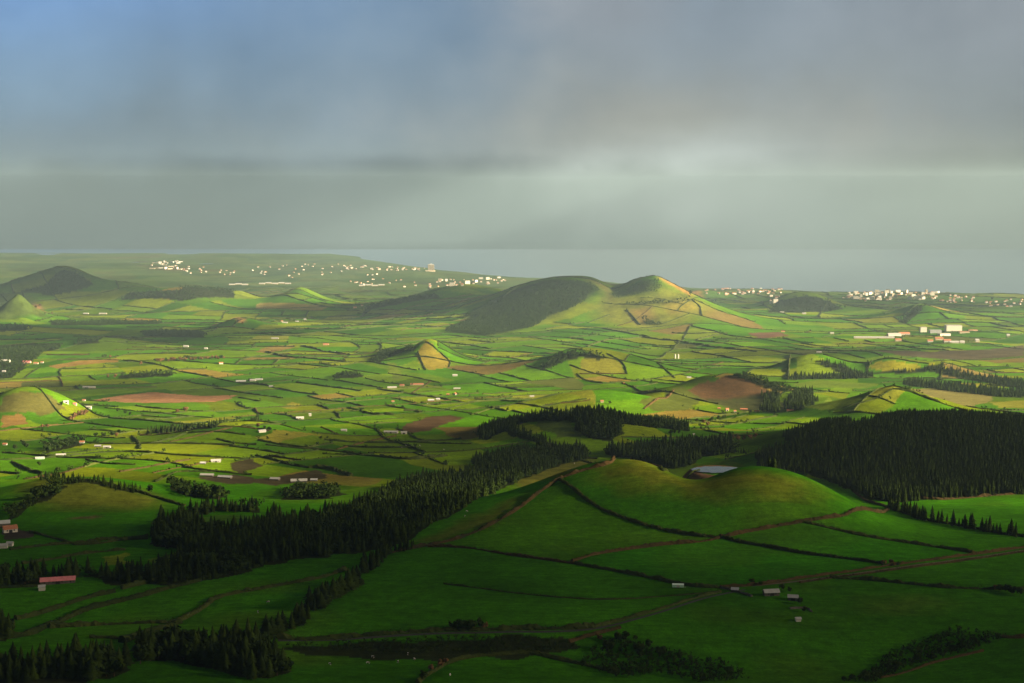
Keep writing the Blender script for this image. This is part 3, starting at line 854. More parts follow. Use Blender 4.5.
for i, q in enumerate(cand):
    y = q[:, 1].mean()
    w = random.uniform(1.7, 3.4) + max(y - 2500, 0) * .0004
    h = random.uniform(1.0, 2.3) * (1 + max(y - 2500, 0) * .0001)
    lk = M_BANK if random.random() < .12 else M_HEDGE
    me = hedge_mesh(q, w, h, lk, 7.0, 900 + i, .30 if i < NIND else .12, 3.0)
    if i < NIND:
        reg_ = next(r for lim, r in REG if y < lim)
        tag(link('hedgerow', me), REGTXT[reg_][0], 'hedge', REGTXT[reg_][1])
    else:
        rest.append(me)

def join_meshes(name, ms, mats):
    V, Q, T, MQ, MT, off = [], [], [], [], [], 0
    for me in ms:
        v = np.empty(len(me.vertices) * 3, np.float32); me.vertices.foreach_get('co', v); v = v.reshape(-1, 3)
        mi = mats.index(me.materials[0])
        li = np.empty(len(me.loops), np.int32); me.loops.foreach_get('vertex_index', li)
        ls = np.empty(len(me.polygons), np.int32); me.polygons.foreach_get('loop_start', ls)
        cnt = np.diff(np.append(ls, len(li)))
        q = li[(ls[cnt == 4][:, None] + np.arange(4))]; t = li[(ls[cnt == 3][:, None] + np.arange(3))]
        V.append(v); Q.append(q + off); T.append(t + off); MQ += [mi] * len(q); MT += [mi] * len(t); off += len(v)
        bpy.data.meshes.remove(me)
    return mesh_np(name, np.concatenate(V), np.concatenate(Q), np.concatenate(T), mats, MQ + MT)
if rest:
    tag(link('distant_hedgerows', join_meshes('distant_hedgerows', rest, [M_HEDGE, M_BANK])), 'many thin dark hedges dividing the distant fields', 'hedges', kind='stuff')

# ------------------------------------------------------------------ farm buildings, listed first so that trees keep clear of them
W_, C_, K_ = M_WHITE, M_CREAM, M_PINK
BUILD = [
    # u, v, length, width, wall height, rotation, wall, roof, label, detail
    (58,583,25,6.5,2.6,14,M_STONE,M_RED,'long low barn with a red sheet roof before the dark conifer belt',True),
    (42,590,4.5,4,2.6,14,W_,M_PALER,'tiny white shed at the left end of the red roofed barn',False),
    (771,595,11,5.5,2.6,8,M_STONE,M_PALER,'white roofed barn of the small farm in the right foreground',True),
    (793,600,7,4.5,2.4,-12,M_STONE,M_PALER,'smaller white roofed shed below the white roofed barn',True),
    (798,621,3.5,2.6,1.8,10,M_WHITE,M_PALER,'tiny white hut below the small foreground farm',False),
    (735,592,5,3.5,2.2,-14,M_STONE,M_GREYR,'grey stone hut on the lane by the small foreground farm',False),
    (10,532,12,8,3.6,30,W_,M_TILE,'white farmhouse with an orange roof in the muddy yard at the left edge',True),
    (2,526,14,7,3.0,20,M_STONE,M_GREYR,'grey barn behind the muddy yard at the left edge',False),
    (4,548,6,4,2.6,10,W_,M_PALER,'small white shed below the muddy yard, nearer the edge',False),
    (10,546,5,4,2.6,0,W_,M_PALER,'small white shed below the muddy yard, nearer the hedge',False),
    (61,456,22,8,3.2,8,W_,M_PALER,'long white shed at the foot of the dark hedge wood on the left plain',True),
    (54,446,14,9,4,-20,W_,M_GREYR,'white and grey farmhouse beside the dark hedge wood on the left plain',True),
    (82,443,12,8,3.5,5,W_,M_TILE,'white house with clay roof right of the dark hedge wood',False),
    (98,447,16,8,3.2,0,M_STONE,M_GREYR,'low grey barn joined to the white house row on the left plain',False),
    (107,448,18,8,3.6,4,W_,M_PALER,'white shed at the end of the house row on the left plain',True),
    (40,459,20,8,2.6,12,M_GREENP,M_GREYR,'long greenish shed left of the dark hedge wood',False),
    (5,445,10,8,3,0,W_,M_TILE,'white house with clay roof at the left edge of the plain',False),
    (216,462,22,10,3.6,12,W_,M_PALER,'white barn with a pale roof on the sunlit left meadow',True),
    (203,464,12,8,2.8,0,M_STONE,M_GREYR,'grey barn just left of the white barn on the left meadow',False),
    (207,476,28,9,2.8,-6,M_STONE,M_PALER,'long pale shed with a brown yard, left one of two',False),
    (225,478,30,9,2.8,-14,M_STONE,M_GREYR,'long grey shed with a brown yard, right one of two',False),
    (299,482,34,11,3.4,8,M_STONE,M_PALER,'long pale roofed cowshed beside the dark bushes before the wood',True),
    (275,480,20,9,3.0,-12,M_STONE,M_PALER,'shorter pale shed left of the long cowshed',False),
    (314,481,14,8,3,0,M_STONE,M_GREYR,'grey lean shed right of the long cowshed',False),
    (300,419,24,12,4,10,W_,M_PALER,'white barn left of the yellowish meadow on the plain',True),
    (310,416,7,6,7,0,W_,M_GREYR,'small tall white house behind the white barn on the plain',False),
    (262,432,20,9,3.4,35,W_,M_PALER,'white shed at the left tip of the yellowish meadow',False),
    (344,431,16,9,3,0,W_,M_PALER,'lone white roofed barn in the open meadow left of the long farm',False),
    (391,433,40,10,3.6,-5,W_,M_PALER,'long low white farm shed at the corner of the ploughed field',True),
    (404,434,16,9,5,0,W_,M_PALER,'taller white barn at the right end of the long farm shed',True),
    (431,401,22,12,3.4,6,M_STONE,M_GREYR,'grey roofed barn of the farm above the ploughed field',False),
    (438,400,14,10,4,0,W_,M_GREYR,'white and grey house of the farm above the ploughed field',False),
    (429,405,12,8,2.4,0,M_STONE,M_PALER,'pale low shed below the grey roofed barn',False),
    (455,395,14,11,5.5,70,W_,M_TILE,'white gabled house with a red roof above the ploughed field',True),
    (448,395,10,8,3,0,M_STONE,M_TILE,'low stone shed left of the white gabled house',False),
    (457,389,26,8,2.6,0,C_,M_PALER,'long cream shed above the white gabled house',False),
    (392,388,36,10,3,10,W_,M_PALER,'long white shed at the left end of the farm row with pink walls',False),
    (402,386,18,10,4,0,K_,M_TILE,'pink walled house in the middle of the long farm row',False),
    (417,385,52,12,3.4,8,C_,M_TILE,'long cream barn with clay roof in the long farm row',False),
    (455,376,20,12,4,0,W_,M_PALER,'lone white barn on the darker field right of the crater mound',False),
    (393,402,9,8,3,0,W_,M_TILE,'small white hut left of the grey farm',False),
    (259,380,30,10,3,0,W_,M_GREYR,'grey white shed on the dark green field left',False),
    (271,387,14,9,3,0,W_,M_GREYR,'small white shed below the grey white shed on the dark green field',False),
    (241,382,40,14,3.4,8,M_STONE,M_GREYR,'long grey roofed cowshed on the dark green left field',False),
    (253,381,24,14,4,0,W_,M_PALER,'white barn right of the long grey cowshed',False),
    (86,388,24,11,4,0,W_,M_PALER,'white barn, left of a pair above the orange ploughed field',False),
    (92,388,26,10,3.4,4,C_,M_PALER,'cream barn, right of a pair above the orange ploughed field',False),
    (66,403,16,10,5,25,W_,M_GREYR,'white house with blue grey roof in the left farm cluster',True),
    (75,405,10,9,4.5,0,K_,M_RED,'small house with bright red roof in the left farm cluster',False),
    (84,401,10,8,4,0,W_,M_TILE,'small white house at the back of the left farm cluster',False),
    (88,408,22,9,3.6,0,W_,M_PALER,'bright white long barn at the right end of the left farm cluster',True),
    (186,347,26,14,5,0,W_,M_PALER,'bright white barn on the hazy left plain, larger of two',False),
    (206,349,16,12,4,0,W_,M_PALER,'small white barn on the hazy left plain, right of the larger barn',False),
    (221,364,18,12,5,20,W_,M_TILE,'white house at the right end of the russet copse',False),
    (5,362,46,18,6,0,W_,M_PALER,'large pale warehouse among the trees of the left village',False),
    (27,363,34,16,5,0,K_,M_RED,'wide house with red roof in the left village',False),
    (36,364,20,10,5,0,C_,M_TILE,'cream house right of the wide red roof in the left village',False),
    (42,363,12,8,5,0,W_,M_TILE,'small white house at the edge of the left village',False),
    (4,372,14,10,4,0,W_,M_GREYR,'grey roofed house below the left village warehouse',False),
    (103,314,60,14,4,0,C_,M_PALER,'pale sheds under the dark left hills, right one',False),
    (86,314,40,14,4,0,W_,M_GREYR,'pale sheds under the dark left hills, left one',False),
    (275,339,40,12,4,0,C_,M_GREYR,'greenish grey shed left on the hazy middle plain',False),
    (282,322,14,10,9,0,C_,M_TILE,'tall cream house on the hazy middle plain',False),
    (297,322,24,12,4,0,W_,M_GREYR,'grey white shed right of the tall cream house',False),
    (305,320,16,12,6,0,W_,M_GREYR,'white house at the right end of the hazy farm row',False),
    (285,323,36,12,3,0,W_,M_PALER,'long white shed below the tall cream house',False),
    (355,308,24,16,6,0,K_,M_TILE,'pinkish house left of the dark ridge',False),
    (362,306,16,12,6,0,W_,M_TILE,'white house touching the left end of the dark ridge',False),
    (326,345,30,14,4,0,K_,M_TILE,'pinkish farmhouse by the curved hedges',False),
    (336,353,12,10,4,0,W_,M_GREYR,'white hut between the curved hedges',False),
    (602,402,10,8,4,0,C_,M_TILE,'tiny cream house on the meadow behind the central hill',False),
    (532,397,16,8,3,0,C_,M_PALER,'long pale hut on the meadow left of the low green swell',False),
    (624,384,6,5,4,0,C_,M_TILE,'tiny cream hut by the hedge on the low green swell',False),
    (727,411,10,9,7,15,C_,M_TILE,'tall ochre house below the brown scarp hill',True),
    (735,412,8,7,4,0,W_,M_TILE,'small white house right of the tall ochre house',False),
    (719,409,9,7,3,0,M_STONE,M_TILE,'low stone barn left of the tall ochre house',False),
    (744,410,24,8,3.2,-8,M_STONE,M_TILE,'long brown barn in the farm below the scarp hill',False),
    (757,412,16,8,3.2,-10,C_,M_TILE,'cream barn at the right end of the farm below the scarp hill',False),
    (694,435,5,4,3,0,W_,M_PALER,'tiny white hut in the meadow behind the crater pond',False),
    (689,378,18,9,3,0,W_,M_GREYR,'pale shed on the dark green field right of the yellow mound',False),
    (790,411,22,9,3,-8,C_,M_TILE,'sunlit orange barn beside the dark wood on the right',False),
    (819,353,24,14,4,0,W_,M_PALER,'white barn above the bright square meadow',False),
    (832,334,22,14,5,0,C_,M_PALER,'lone cream barn on the right plain',False),
    (783,332,22,12,4,0,K_,M_TILE,'pink house on the brown field right of the twin hill',False),
    (782,313,30,16,5,0,C_,M_PALER,'white house, left of two before the dark low hill on the right',False),
    (804,314,28,16,5,0,W_,M_PALER,'white house, right of two before the dark low hill on the right',False),
    (874,338.5,150,12,4,-3,C_,M_PALER,'very long low cream shed leading to the dairy works',False),
    (894,336,52,18,6,8,M_TOWN,M_PALER,'white warehouse, left of the two at the dairy works entrance',False),
    (904,335,44,18,6,8,W_,M_TILE,'white warehouse with clay roof, right of the two at the dairy works entrance',False),
    (898,341,22,14,5,0,C_,M_TILE,'cream house below the dairy works warehouses',False),
    (953,331,64,34,24,0,M_TOWN,M_PALER,'biggest white block of the dairy works',False),
    (923,332,26,20,20,0,M_TOWN,M_PALER,'tall white tower block of the dairy works',False),
    (935,333,46,24,12,0,M_GREYR,M_GREYR,'grey hall between the tower and the biggest block of the dairy works',False),
    (944,336,44,24,10,10,M_TOWN,M_PALER,'low white hall before the biggest block of the dairy works',False),
    (964,333,40,18,6,0,C_,M_TILE,'cream hall with clay roof right of the biggest block',False),
    (973,331,34,16,5,0,K_,M_TILE,'pinkish hall at the right end of the dairy works',False),
    (939,340,30,14,6,0,C_,M_TILE,'cream house before the dairy works, left of the front row',False),
    (947,342,26,14,6,0,W_,M_TILE,'white house in the middle of the dairy works front row',False),
    (954,343,34,12,4,0,W_,M_PALER,'low white shed in the dairy works front row',False),
    (930,342,20,12,5,0,W_,M_TILE,'white house at the left end of the dairy works front row',False),
    (962,343,16,12,5,0,W_,M_PALER,'small white shed right of the dairy works front row',False),
    (977,342,14,12,8,0,W_,M_PALER,'lone white hut right of the dairy works',False),
    (1008,336,12,10,5,0,W_,M_PALER,'tiny white house at the right end of the right plain',False),
]
SITES = [at(b_[0], b_[1]) for b_ in BUILD]
def clear(X, Y):
    ok = np.ones(X.shape, bool)
    for b_, q in zip(BUILD, SITES):
        if q is None or b_[1] < 360: continue
        r_ = 9 + b_[2] * .55
        ok &= ~((np.abs(X - q[0]) < r_) & (Y > q[1] - 26) & (Y < q[1] + 8))
    return ok

# ------------------------------------------------------------------ trees
def conifer(h, seed, layers, per):
    """crown of drooping ragged sprays; unit: metres"""
    r = np.random.default_rng(seed)
    V, T = [], []
    rad = h * r.uniform(.16, .29)
    lean = r.normal(0, .012, 2)
    for k in range(layers):
        f = k / layers
        z = h * (.10 + .88 * f)
        R0 = rad * (1 - f ** 1.35) ** .95 * r.uniform(.8, 1.15) + .12
        a0 = r.uniform(0, 6.28)
        for j in range(per):
            if r.random() < .07: continue
            a = a0 + 6.283 * j / per + r.uniform(-.25, .25)
            rr = R0 * r.uniform(.65, 1.2)
            dz = h / layers * r.uniform(.6, 1.5)
            wd = R0 * 2.6 / per * r.uniform(.8, 1.5) + .12
            c, s = math.cos(a), math.sin(a)
            cx, cy = lean[0] * z, lean[1] * z
            i = len(V)
            top = (cx + c * rr * .08, cy + s * rr * .08, z + dz * r.uniform(.7, 1.15))
            tip = (cx + c * rr, cy + s * rr, z - dz * r.uniform(.25, .7))
            l = (cx + c * rr * .62 - s * wd, cy + s * rr * .62 + c * wd, z - dz * .1)
            g = (cx + c * rr * .62 + s * wd, cy + s * rr * .62 - c * wd, z - dz * .1)
            V += [top, l, tip, g]
            T += [(i, i + 1, i + 2), (i, i + 2, i + 3)]
    # slender leader and inner body so that no daylight shows through the middle
    i = len(V); m = 6
    for k in range(m):
        a = 6.283 * k / m
        V.append((math.cos(a) * rad * .55, math.sin(a) * rad * .55, h * .12))
    V.append((lean[0] * h, lean[1] * h, h * 1.02))
    for k in range(m): T.append((i + k, i + (k + 1) % m, i + m))
    return np.array(V), np.array(T)

def broadleaf(h, seed, nleaf, spread=.42, low=.18):
    r = np.random.default_rng(seed)
    nb = 7
    B = np.stack([r.normal(0, spread * .42, nb), r.normal(0, spread * .42, nb), r.uniform(low + .15, .8, nb)], 1) * h
    br = r.uniform(.16, .28, nb) * h
    V, T = [], []
    for k in range(nleaf):
        b_ = r.integers(nb)
        d = r.normal(0, 1, 3); d /= np.linalg.norm(d)
        c = B[b_] + d * br[b_] * r.uniform(.55, 1.08)
        c[2] = max(c[2], low * h * .5)
        s = h * r.uniform(.07, .14)
        e1 = np.cross(d, r.normal(0, 1, 3)); e1 /= np.linalg.norm(e1) + 1e-9
        e2 = np.cross(d + r.normal(0, .4, 3), e1); e2 /= np.linalg.norm(e2) + 1e-9
        i = len(V)
        V += [c - e1 * s, c + e2 * s * .9, c + e1 * s, c - e2 * s * .8]
        T += [(i, i + 1, i + 2), (i, i + 2, i + 3)]
    return np.array(V), np.array(T)

def trunk_mesh(h, r0):
    mb = MB(); mb.cyl(0, 0, -.6, h, r0, 7, 0, r1=r0 * .25)
    return mb.mesh('trunk', M_BARK)

CON_HI = [mesh_np('crown', *(lambda vt: (vt[0], None, vt[1]))(conifer(1.0 * 16, 300 + k, 15, 10)), (M_CONIFER,)) for k in range(6)]
CON_LO = [conifer(16.0, 400 + k, 8, 6) for k in range(7)]
CON_XLO = [conifer(16.0, 420 + k, 5, 5) for k in range(6)]
CON_TR = trunk_mesh(13, .32)
BRD_HI = [broadleaf(8.0, 500 + k, 190) for k in range(5)]
BRD_LO = [broadleaf(8.0, 520 + k, 42) for k in range(6)]
BRD_M = {c: [mesh_np('crown', v, None, t, (m,)) for v, t in BRD_HI] for c, m in (('g', M_BROAD), ('r', M_RUSSET))}
BRD_TR = trunk_mesh(4.6, .24)

spots = []   # x, y, h, kind, place
for (poly, sp, hh, kd, place) in WOODS:
    if len(poly) < 3: continue
    x0, y0 = poly.min(0); x1, y1 = poly.max(0)
    nx, ny = int((x1 - x0) / sp) + 2, int((y1 - y0) / sp) + 2
    X, Y = np.meshgrid(x0 + np.arange(nx) * sp, y0 + np.arange(ny) * sp * .9)
    X = X + (np.arange(ny) % 2)[:, None] * sp * .5 + rng.uniform(-.34, .34, X.shape) * sp
    Y = Y + rng.uniform(-.34, .34, X.shape) * sp
    ed = 42 if place == 'twin' else sp * 1.1
    k = inside(poly, X + ed * vnoise(X / (ed * 2.5), Y / (ed * 2.5), 91), Y + ed * vnoise(X / (ed * 2.5), Y / (ed * 2.5), 92)) & clear(X, Y) & (np.abs(X) < .43 * Y + 20) & (np.hypot(X - POND[0], Y - POND[1]) > 50)
    for x, y in zip(X[k], Y[k]):
        if rng.random() < .06: continue
        kd2 = 'b' if kd == 'c' and place in ('wood', 'belt', 'front', 'middle', 'rim') and rng.random() < .26 + .3 * float(vnoise(x / 40, y / 40, 62)) else kd
        spots.append((x, y, (.72 if kd2 != kd else 1) * rng.uniform(*hh) * (rng.uniform(.6, .9) if rng.random() < .35 else 1) * (1 + .16 * float(vnoise(x / 28, y / 28, 61))), kd2, place))

def row(pts, step, hh, kd, place, jit=1.2, skip=.0):
    p = P(*pts)
    if len(p) < 2: return
    for x, y in resample(p, step):
        if rng.random() < skip: continue
        spots.append((x + rng.normal(0, jit), y + rng.normal(0, jit), rng.uniform(*hh), kd, place))
row([(258,637),(270,637),(284,632)], 2.8, (9, 15), 'c', 'row', 2.2, .0)
row([(286,629),(298,624),(306,619)], 2.8, (9, 16), 'c', 'row', 2.2, .0)
row([(313,611),(318,604),(330,598),(345,592),(358,584)], 2.6, (11, 18), 'c', 'row', 2.2, .0)
row([(362,574),(372,564),(384,557),(402,549)], 2.6, (9, 14), 'c', 'row', 3.2, .0)
row([(886,508),(893,509),(900,512),(912,516),(925,521)], 2.8, (9, 15), 'c', 'hedgeconifers', 1.6, .05)
row([(928,521),(950,525),(968,528),(990,532),(1016,537)], 3.0, (8, 16), 'c', 'hedgeconifers', 1.8, .1)
row([(412,549),(414,548)], 3, (6, 9), 'c', 'row', .5)
row([(76,664),(77,664)], 3, (19, 20), 'c', 'front', .2)
row([(248,648),(249,648)], 3, (19, 21), 'c', 'front', .2)
row([(717,453),(732,453),(747,453)], 5, (5, 8), 'c', 'rim', 1.5)
row([(64,668),(90,660),(110,655)], 5, (10, 15), 'c', 'front', 3)
for k in range(9):   # trees standing over the middle hedges
    pass

# spots a camera frame away are left out; sort by apparent size
def inframe(x, y):
    return abs(x) < .372 * y
con = [s for s in spots if s[3] == 'c']
brd = [s for s in spots if s[3] == 'b']
con.sort(key=lambda s: (s[1] / s[2] if inframe(s[0], s[1]) else 1e9))
brd.sort(key=lambda s: (s[1] / s[2] if inframe(s[0], s[1]) else 1e9))

CONTXT = {
    'wood': ('dark conifer at the lower edge of the large wood filling the middle slope', 'conifers of the large central wood'),
    'rim': ('dark conifer in the grove just behind the crater pond', 'conifers behind the crater pond'),
    'middle': ('dark conifer on the meadow hill behind the crater hill', 'conifers of the meadow hill'),
    'plantation': ('dark conifer at the lower edge of the plantation on the right hill', 'conifers of the right plantation'),
    'plain': ('dark conifer in a belt out on the plain', 'conifers of the plain belts'),
    'belt': ('nearly black conifer in the belt behind the red roofed barn', 'conifers of the belt behind the barn'),
    'front': ('nearly black tall conifer in the clump along the bottom left foreground', 'conifers of the bottom left clumps'),
    'lefthill': ('dark conifer crowning the round left hill', 'conifers crowning the round left hill'),
    'row': ('dark conifer in the row climbing beside the large foreground pasture', 'conifers of the pasture row'),
    'hedgeconifers': ('dark conifer in the ragged row on the hedge below the plantation', 'conifers of the ragged right hedge row'),
}
def put_tree(x, y, h, crown, trunk, unit, label, cat, group, name, z=None, fat=1.0):
    o = link(name, None, None, (x, y, z if z is not None else zat(x, y)), random.uniform(0, 6.28))
    s = h / unit; w = s * random.uniform(.85, 1.2) * fat
    o.scale = (w, w, s)
    tag(o, label, cat, group)
    link('trunk', trunk, o); link('crown', crown, o)
    return o
for k, (x, y, h, kd, place) in enumerate(con[:300]):
    t = CONTXT[place]
    put_tree(x, y, h, CON_HI[k % 6], CON_TR, 16.0, t[0], 'conifer', t[1], 'conifer_tree', None, 1.55 if place in ('row', 'hedgeconifers') else (1.15 if k % 3 else 1.4))

def forest(name, spots_, near, lo, unit, mat, label, cat):
    V, T, off = [], [], 0
    ZZ = H(np.array([q[0] for q in spots_]), np.array([q[1] for q in spots_]))
    for k, s in enumerate(spots_):
        v, t = (near if s[1] < 2100 else lo)[k % len(lo)]
        a = rng.uniform(0, 6.28); sc = s[2] / unit; w = sc * rng.uniform(.85, 1.25)
        c, sn = math.cos(a) * w, math.sin(a) * w
        z = float(ZZ[k])
        V.append(np.stack([v[:, 0] * c - v[:, 1] * sn + s[0], v[:, 0] * sn + v[:, 1] * c + s[1], v[:, 2] * sc + z], 1))
        T.append(t + off); off += len(v)
    o = link(name, mesh_np(name, np.concatenate(V), None, np.concatenate(T), (mat,)))
    return tag(o, label, cat, kind='stuff')
forest('conifer_forest', con[300:], CON_LO, CON_XLO, 16.0, M_CONIFER, 'dense dark conifer forest covering the slopes and the right hill', 'forest')

# ---- shrubs and broadleaf trees seen one by one: (u, v, height, colour)
BUSH = [(452,629,6,'g'),(458,629.5,7,'g'),(465,629.5,7,'g'),(472,629.5,8,'g'),(479,629,8,'g'),(485,629,5,'r'),
        (618,642,7,'g'),(624,641,7,'g'),(635,640,4,'g'),(648,648,6,'g'),(600,640,4,'r'),(608,652,8,'g'),(638,655,8,'g'),(660,656,7,'g'),(680,660,6,'g'),
        (884,565,4.5,'r'),(891,565,5,'r'),(898,566,4,'g'),(1000,591,6,'g'),(1006,592,6,'g'),(1012,594,7,'g'),(1020,596,7,'g'),(995,590,4,'r'),
        (432,672,5,'r'),(440,668,6,'r'),(424,680,6,'g'),(446,664,4,'r'),
        (752,585,5,'g'),(760,586,4,'g'),(782,590,5,'g'),(790,592,4,'g'),(800,604,5,'g'),(804,612,4,'g'),
        (70,421,10,'r'),(75,419,12,'r'),(80,417,13,'r'),(85,416,12,'r'),(48,428,7,'r'),(42,428,7,'r'),
        (110,358,9,'r'),(141,365,10,'r'),(108,378,9,'r'),(115,378,10,'r'),
        (732,440,8,'r'),(738,441,9,'r'),(744,441,9,'r'),(750,440,8,'r'),(755,438,7,'r'),(703,424,9,'r'),(708,426,8,'r'),(697,422,7,'g'),(712,421,8,'g'),(718,420,9,'g'),(724,419,8,'g'),
        (675,434,7,'g'),(671,434,7,'g'),(679,434,6,'g'),
        (185,412,10,'r'),(178,413,8,'r'),(118,412,8,'g'),(125,414,7,'g'),(130,416,8,'g'),(62,406,8,'g'),(120,434,8,'g'),(112,436,9,'g'),(104,437,8,'g'),(96,437,7,'g'),(116,437,7,'r'),
        (27,448,9,'g'),(24,446,8,'g'),(15,450,9,'g'),(150,493,9,'g'),(40,466,6,'g'),(57,472,7,'g'),
        (52,314,10,'r'),(40,306,11,'r'),(36,308,11,'r'),(238,322,9,'r'),(243,324,8,'r'),
        (258,418,8,'g'),(262,416,8,'g'),(258,428,8,'r'),(264,430,7,'g'),(270,431,7,'g'),
        (400,401,6,'g'),(422,404,6,'g'),(440,405,6,'g'),(610,404,6,'g'),(625,380,7,'g'),(682,365,8,'g'),(992,300,18,'g')]
for i in range(26):   # russet trees of the long copse on the left plain
    BUSH.append((155 + i * 2.75, 361.5 - .12 * i + (i % 3) * .5, 8 + (i * 7 % 5), 'r' if i % 4 else 'g'))
for i in range(15):
    BUSH.append((844 + i * 11 - (i % 2) * 4, 682 - i * 3.2 + (i % 3) * 2, 4 + i % 3, 'g'))
GUL = P((848,683),(880,660),(918,643),(960,628),(988,634),(996,640),(980,650),(943,658),(903,671),(872,683))
BAND = P((300,645),(360,641),(512,636),(560,640),(578,650),(540,653),(420,655),(340,652),(270,648))
BAND2 = P((590,652),(617,638),(652,648),(687,656),(737,666),(752,680),(700,683),(662,674),(617,678),(580,668))
def bushtxt(u, v, c):
    if c == 'r':
        if 150 < u < 230 and 340 < v < 370: return 'russet tree in the long copse on the left plain', 'russet trees of the long copse'
        if 60 < u < 95: return 'large russet tree beside the left farm cluster with a red roof', 'russet trees by the left farms'
        if 690 < u < 760 and v < 445: return 'russet tree in the meadow behind the crater pond', 'russet trees behind the pond'
        if v > 620: return 'brown leaved shrub in the dark scrub at the bottom centre', 'brown shrubs at the bottom'
        if v > 550: return 'brown shrub standing on the hedge by the dirt track', 'brown shrubs by the track'
        return 'russet tree alone on the hazy left plain', 'lone russet trees'
    if u > 440 and u < 490 and v > 600: return 'dark shrub in the clump on the lane hedge', 'shrubs of the lane clump'
    if v > 600 and u > 830: return 'blackish shrub in the gully at the bottom right', 'shrubs of the gully'
    if v > 600: return 'blackish shrub in the scrub band along the bottom', 'shrubs of the bottom scrub'
    if v > 550 and u > 900: return 'dark shrub in the thicket at the right edge below the track', 'shrubs below the track'
    if v > 550: return 'dark shrub around the small white roofed farm', 'shrubs of the small farm'
    if u > 600: return 'green tree on the meadow between crater hill and scarp hill', 'green trees behind the crater hill'
    return 'green tree beside a hedge or farm on the left plain', 'green trees of the left plain'
nb_ = 0
for i, (u, v, h, c) in enumerate(BUSH):
    p = at(u, v)
    if p is None: continue
    t = bushtxt(u, v, c)
    put_tree(p[0], p[1], h, BRD_M[c][i % 5], BRD_TR, 8.0, t[0], 'shrub' if v > 550 else 'tree', t[1], 'shrub' if v > 550 else 'broadleaf_tree')
    nb_ += 1
def scrub(poly, sp, hh):
    x0, y0 = poly.min(0); x1, y1 = poly.max(0)
    out = []
    for x in np.arange(x0, x1, sp):
        for y in np.arange(y0, y1, sp):
            xx, y2 = x + rng.uniform(-.45, .45) * sp, y + rng.uniform(-.45, .45) * sp
            if inside(poly, np.array([xx]), np.array([y2]))[0] and rng.random() > .12:
                out.append((xx, y2, rng.uniform(*hh), 'b', 'scrub'))
    return out
sc1, sc2, sc3 = scrub(GUL, 3.6, (2.6, 5.0)), scrub(BAND, 3.4, (1.6, 4.0)), scrub(BAND2, 3.6, (2.0, 5.5))
forest('scrub_thicket', sc1 + sc2 + sc3, BRD_LO, BRD_LO, 8.0, M_BROAD, 'dark scrub filling the gully and the hollows along the bottom', 'scrub')
MIXTXT = {
    'wood': ('dark round crowned tree among the conifers of the large central wood', 'broadleaf trees in the central wood'),
    'rim': ('dark round crowned tree among the conifers behind the crater pond', 'broadleaf trees behind the crater pond'),
    'middle': ('dark round crowned tree among the conifers of the meadow hill', 'broadleaf trees on the meadow hill'),
    'belt': ('blackish round crowned tree in the belt behind the red roofed barn', 'broadleaf trees in the barn belt'),
    'front': ('blackish round crowned tree in the clump along the bottom left foreground', 'broadleaf trees in the bottom left clumps')}
near_b = brd[:max(0, 298 - nb_)]
for k, (x, y, h, kd, place) in enumerate(near_b):
    if place in CONTXT and place not in ('lefthill', 'plain'): t = MIXTXT[place]
    elif place == 'lefthill': t = ('dark rounded tree in the belt down the left flank of the round hill', 'trees down the round left hill')
    elif place == 'twin': t = ('hazy dark tree in the wood on the twin hill', 'trees of the twin hill')
    else: t = ('dark rounded tree in a clump on the plain behind the left hill', 'tree clumps of the near plain')
    put_tree(x, y, h, BRD_M['g'][k % 5], BRD_TR, 8.0, t[0], 'tree', t[1], 'broadleaf_tree')
forest('distant_trees', brd[len(near_b):] + hedge_trees, BRD_LO, BRD_LO, 8.0, M_BROAD, 'dark woods on the twin hill and tree belts of the hazy plain', 'woods')

# ------------------------------------------------------------------ buildings
def house(u, v, L, W, hw, rot, wall, roof, label, cat='farm building', group=None, name='farmhouse', detail=False, pitch=.32, flat=False, xy=None):
    p = xy if xy is not None else at(u, v)
    if p is None: return None
    e = link(name, None, None, (p[0], p[1], zat(*p)), R(rot))
    tag(e, label, cat, group)
    hl, hwid = L / 2, W / 2
    mb = MB()
    mb.box(-hl, hl, -hwid, hwid, -2.5, hw)
    rise = W * pitch
    if not flat:
        for s in (-1, 1):
            a, b_, c = (s * hl, -hwid, hw), (s * hl, hwid, hw), (s * hl, 0, hw + rise * .96)
            mb.tri(a, b_, c) if s > 0 else mb.tri(b_, a, c)
    link('wall', mb.mesh('wall', wall), e)
    mr = MB()
    o = .45
    if flat:
        mr.box(-hl - .2, hl + .2, -hwid - .2, hwid + .2, hw + .01, hw + .5)
    else:
        for s in (-1, 1):
            ye = s * (hwid + o); ze = hw - o * rise / hwid
            t = .22
            a, b_, c, d = (-hl - o, ye, ze + .05), (hl + o, ye, ze + .05), (hl + o, 0, hw + rise + .05), (-hl - o, 0, hw + rise + .05)
            up = lambda q: (q[0], q[1], q[2] + t)
            A = [a, b_, c, d] if s < 0 else [b_, a, d, c]
            mr.quad(*[up(q) for q in A]); mr.quad(*[q for q in A[::-1]])
            for i in range(4):
                q0, q1 = A[i], A[(i + 1) % 4]
                mr.quad(q0, q1, up(q1), up(q0))
    link('roof', mr.mesh('roof', roof), e)
    if detail:
        md = MB(); md.box(-1.5, 1.5, -hwid - .08, -hwid + .02, 0, min(2.8, hw - .3))
        link('door', md.mesh('door', M_DARK), e)
        n = max(2, int(L / 6))
        for k in range(n):
            x = -hl + (k + .5) * L / n
            if abs(x) < 2.4: continue
            mw = MB(); mw.box(x - .6, x + .6, -hwid - .06, -hwid + .02, hw * .45, hw * .8)
            link('window', mw.mesh('window', M_DARK), e)
    return e

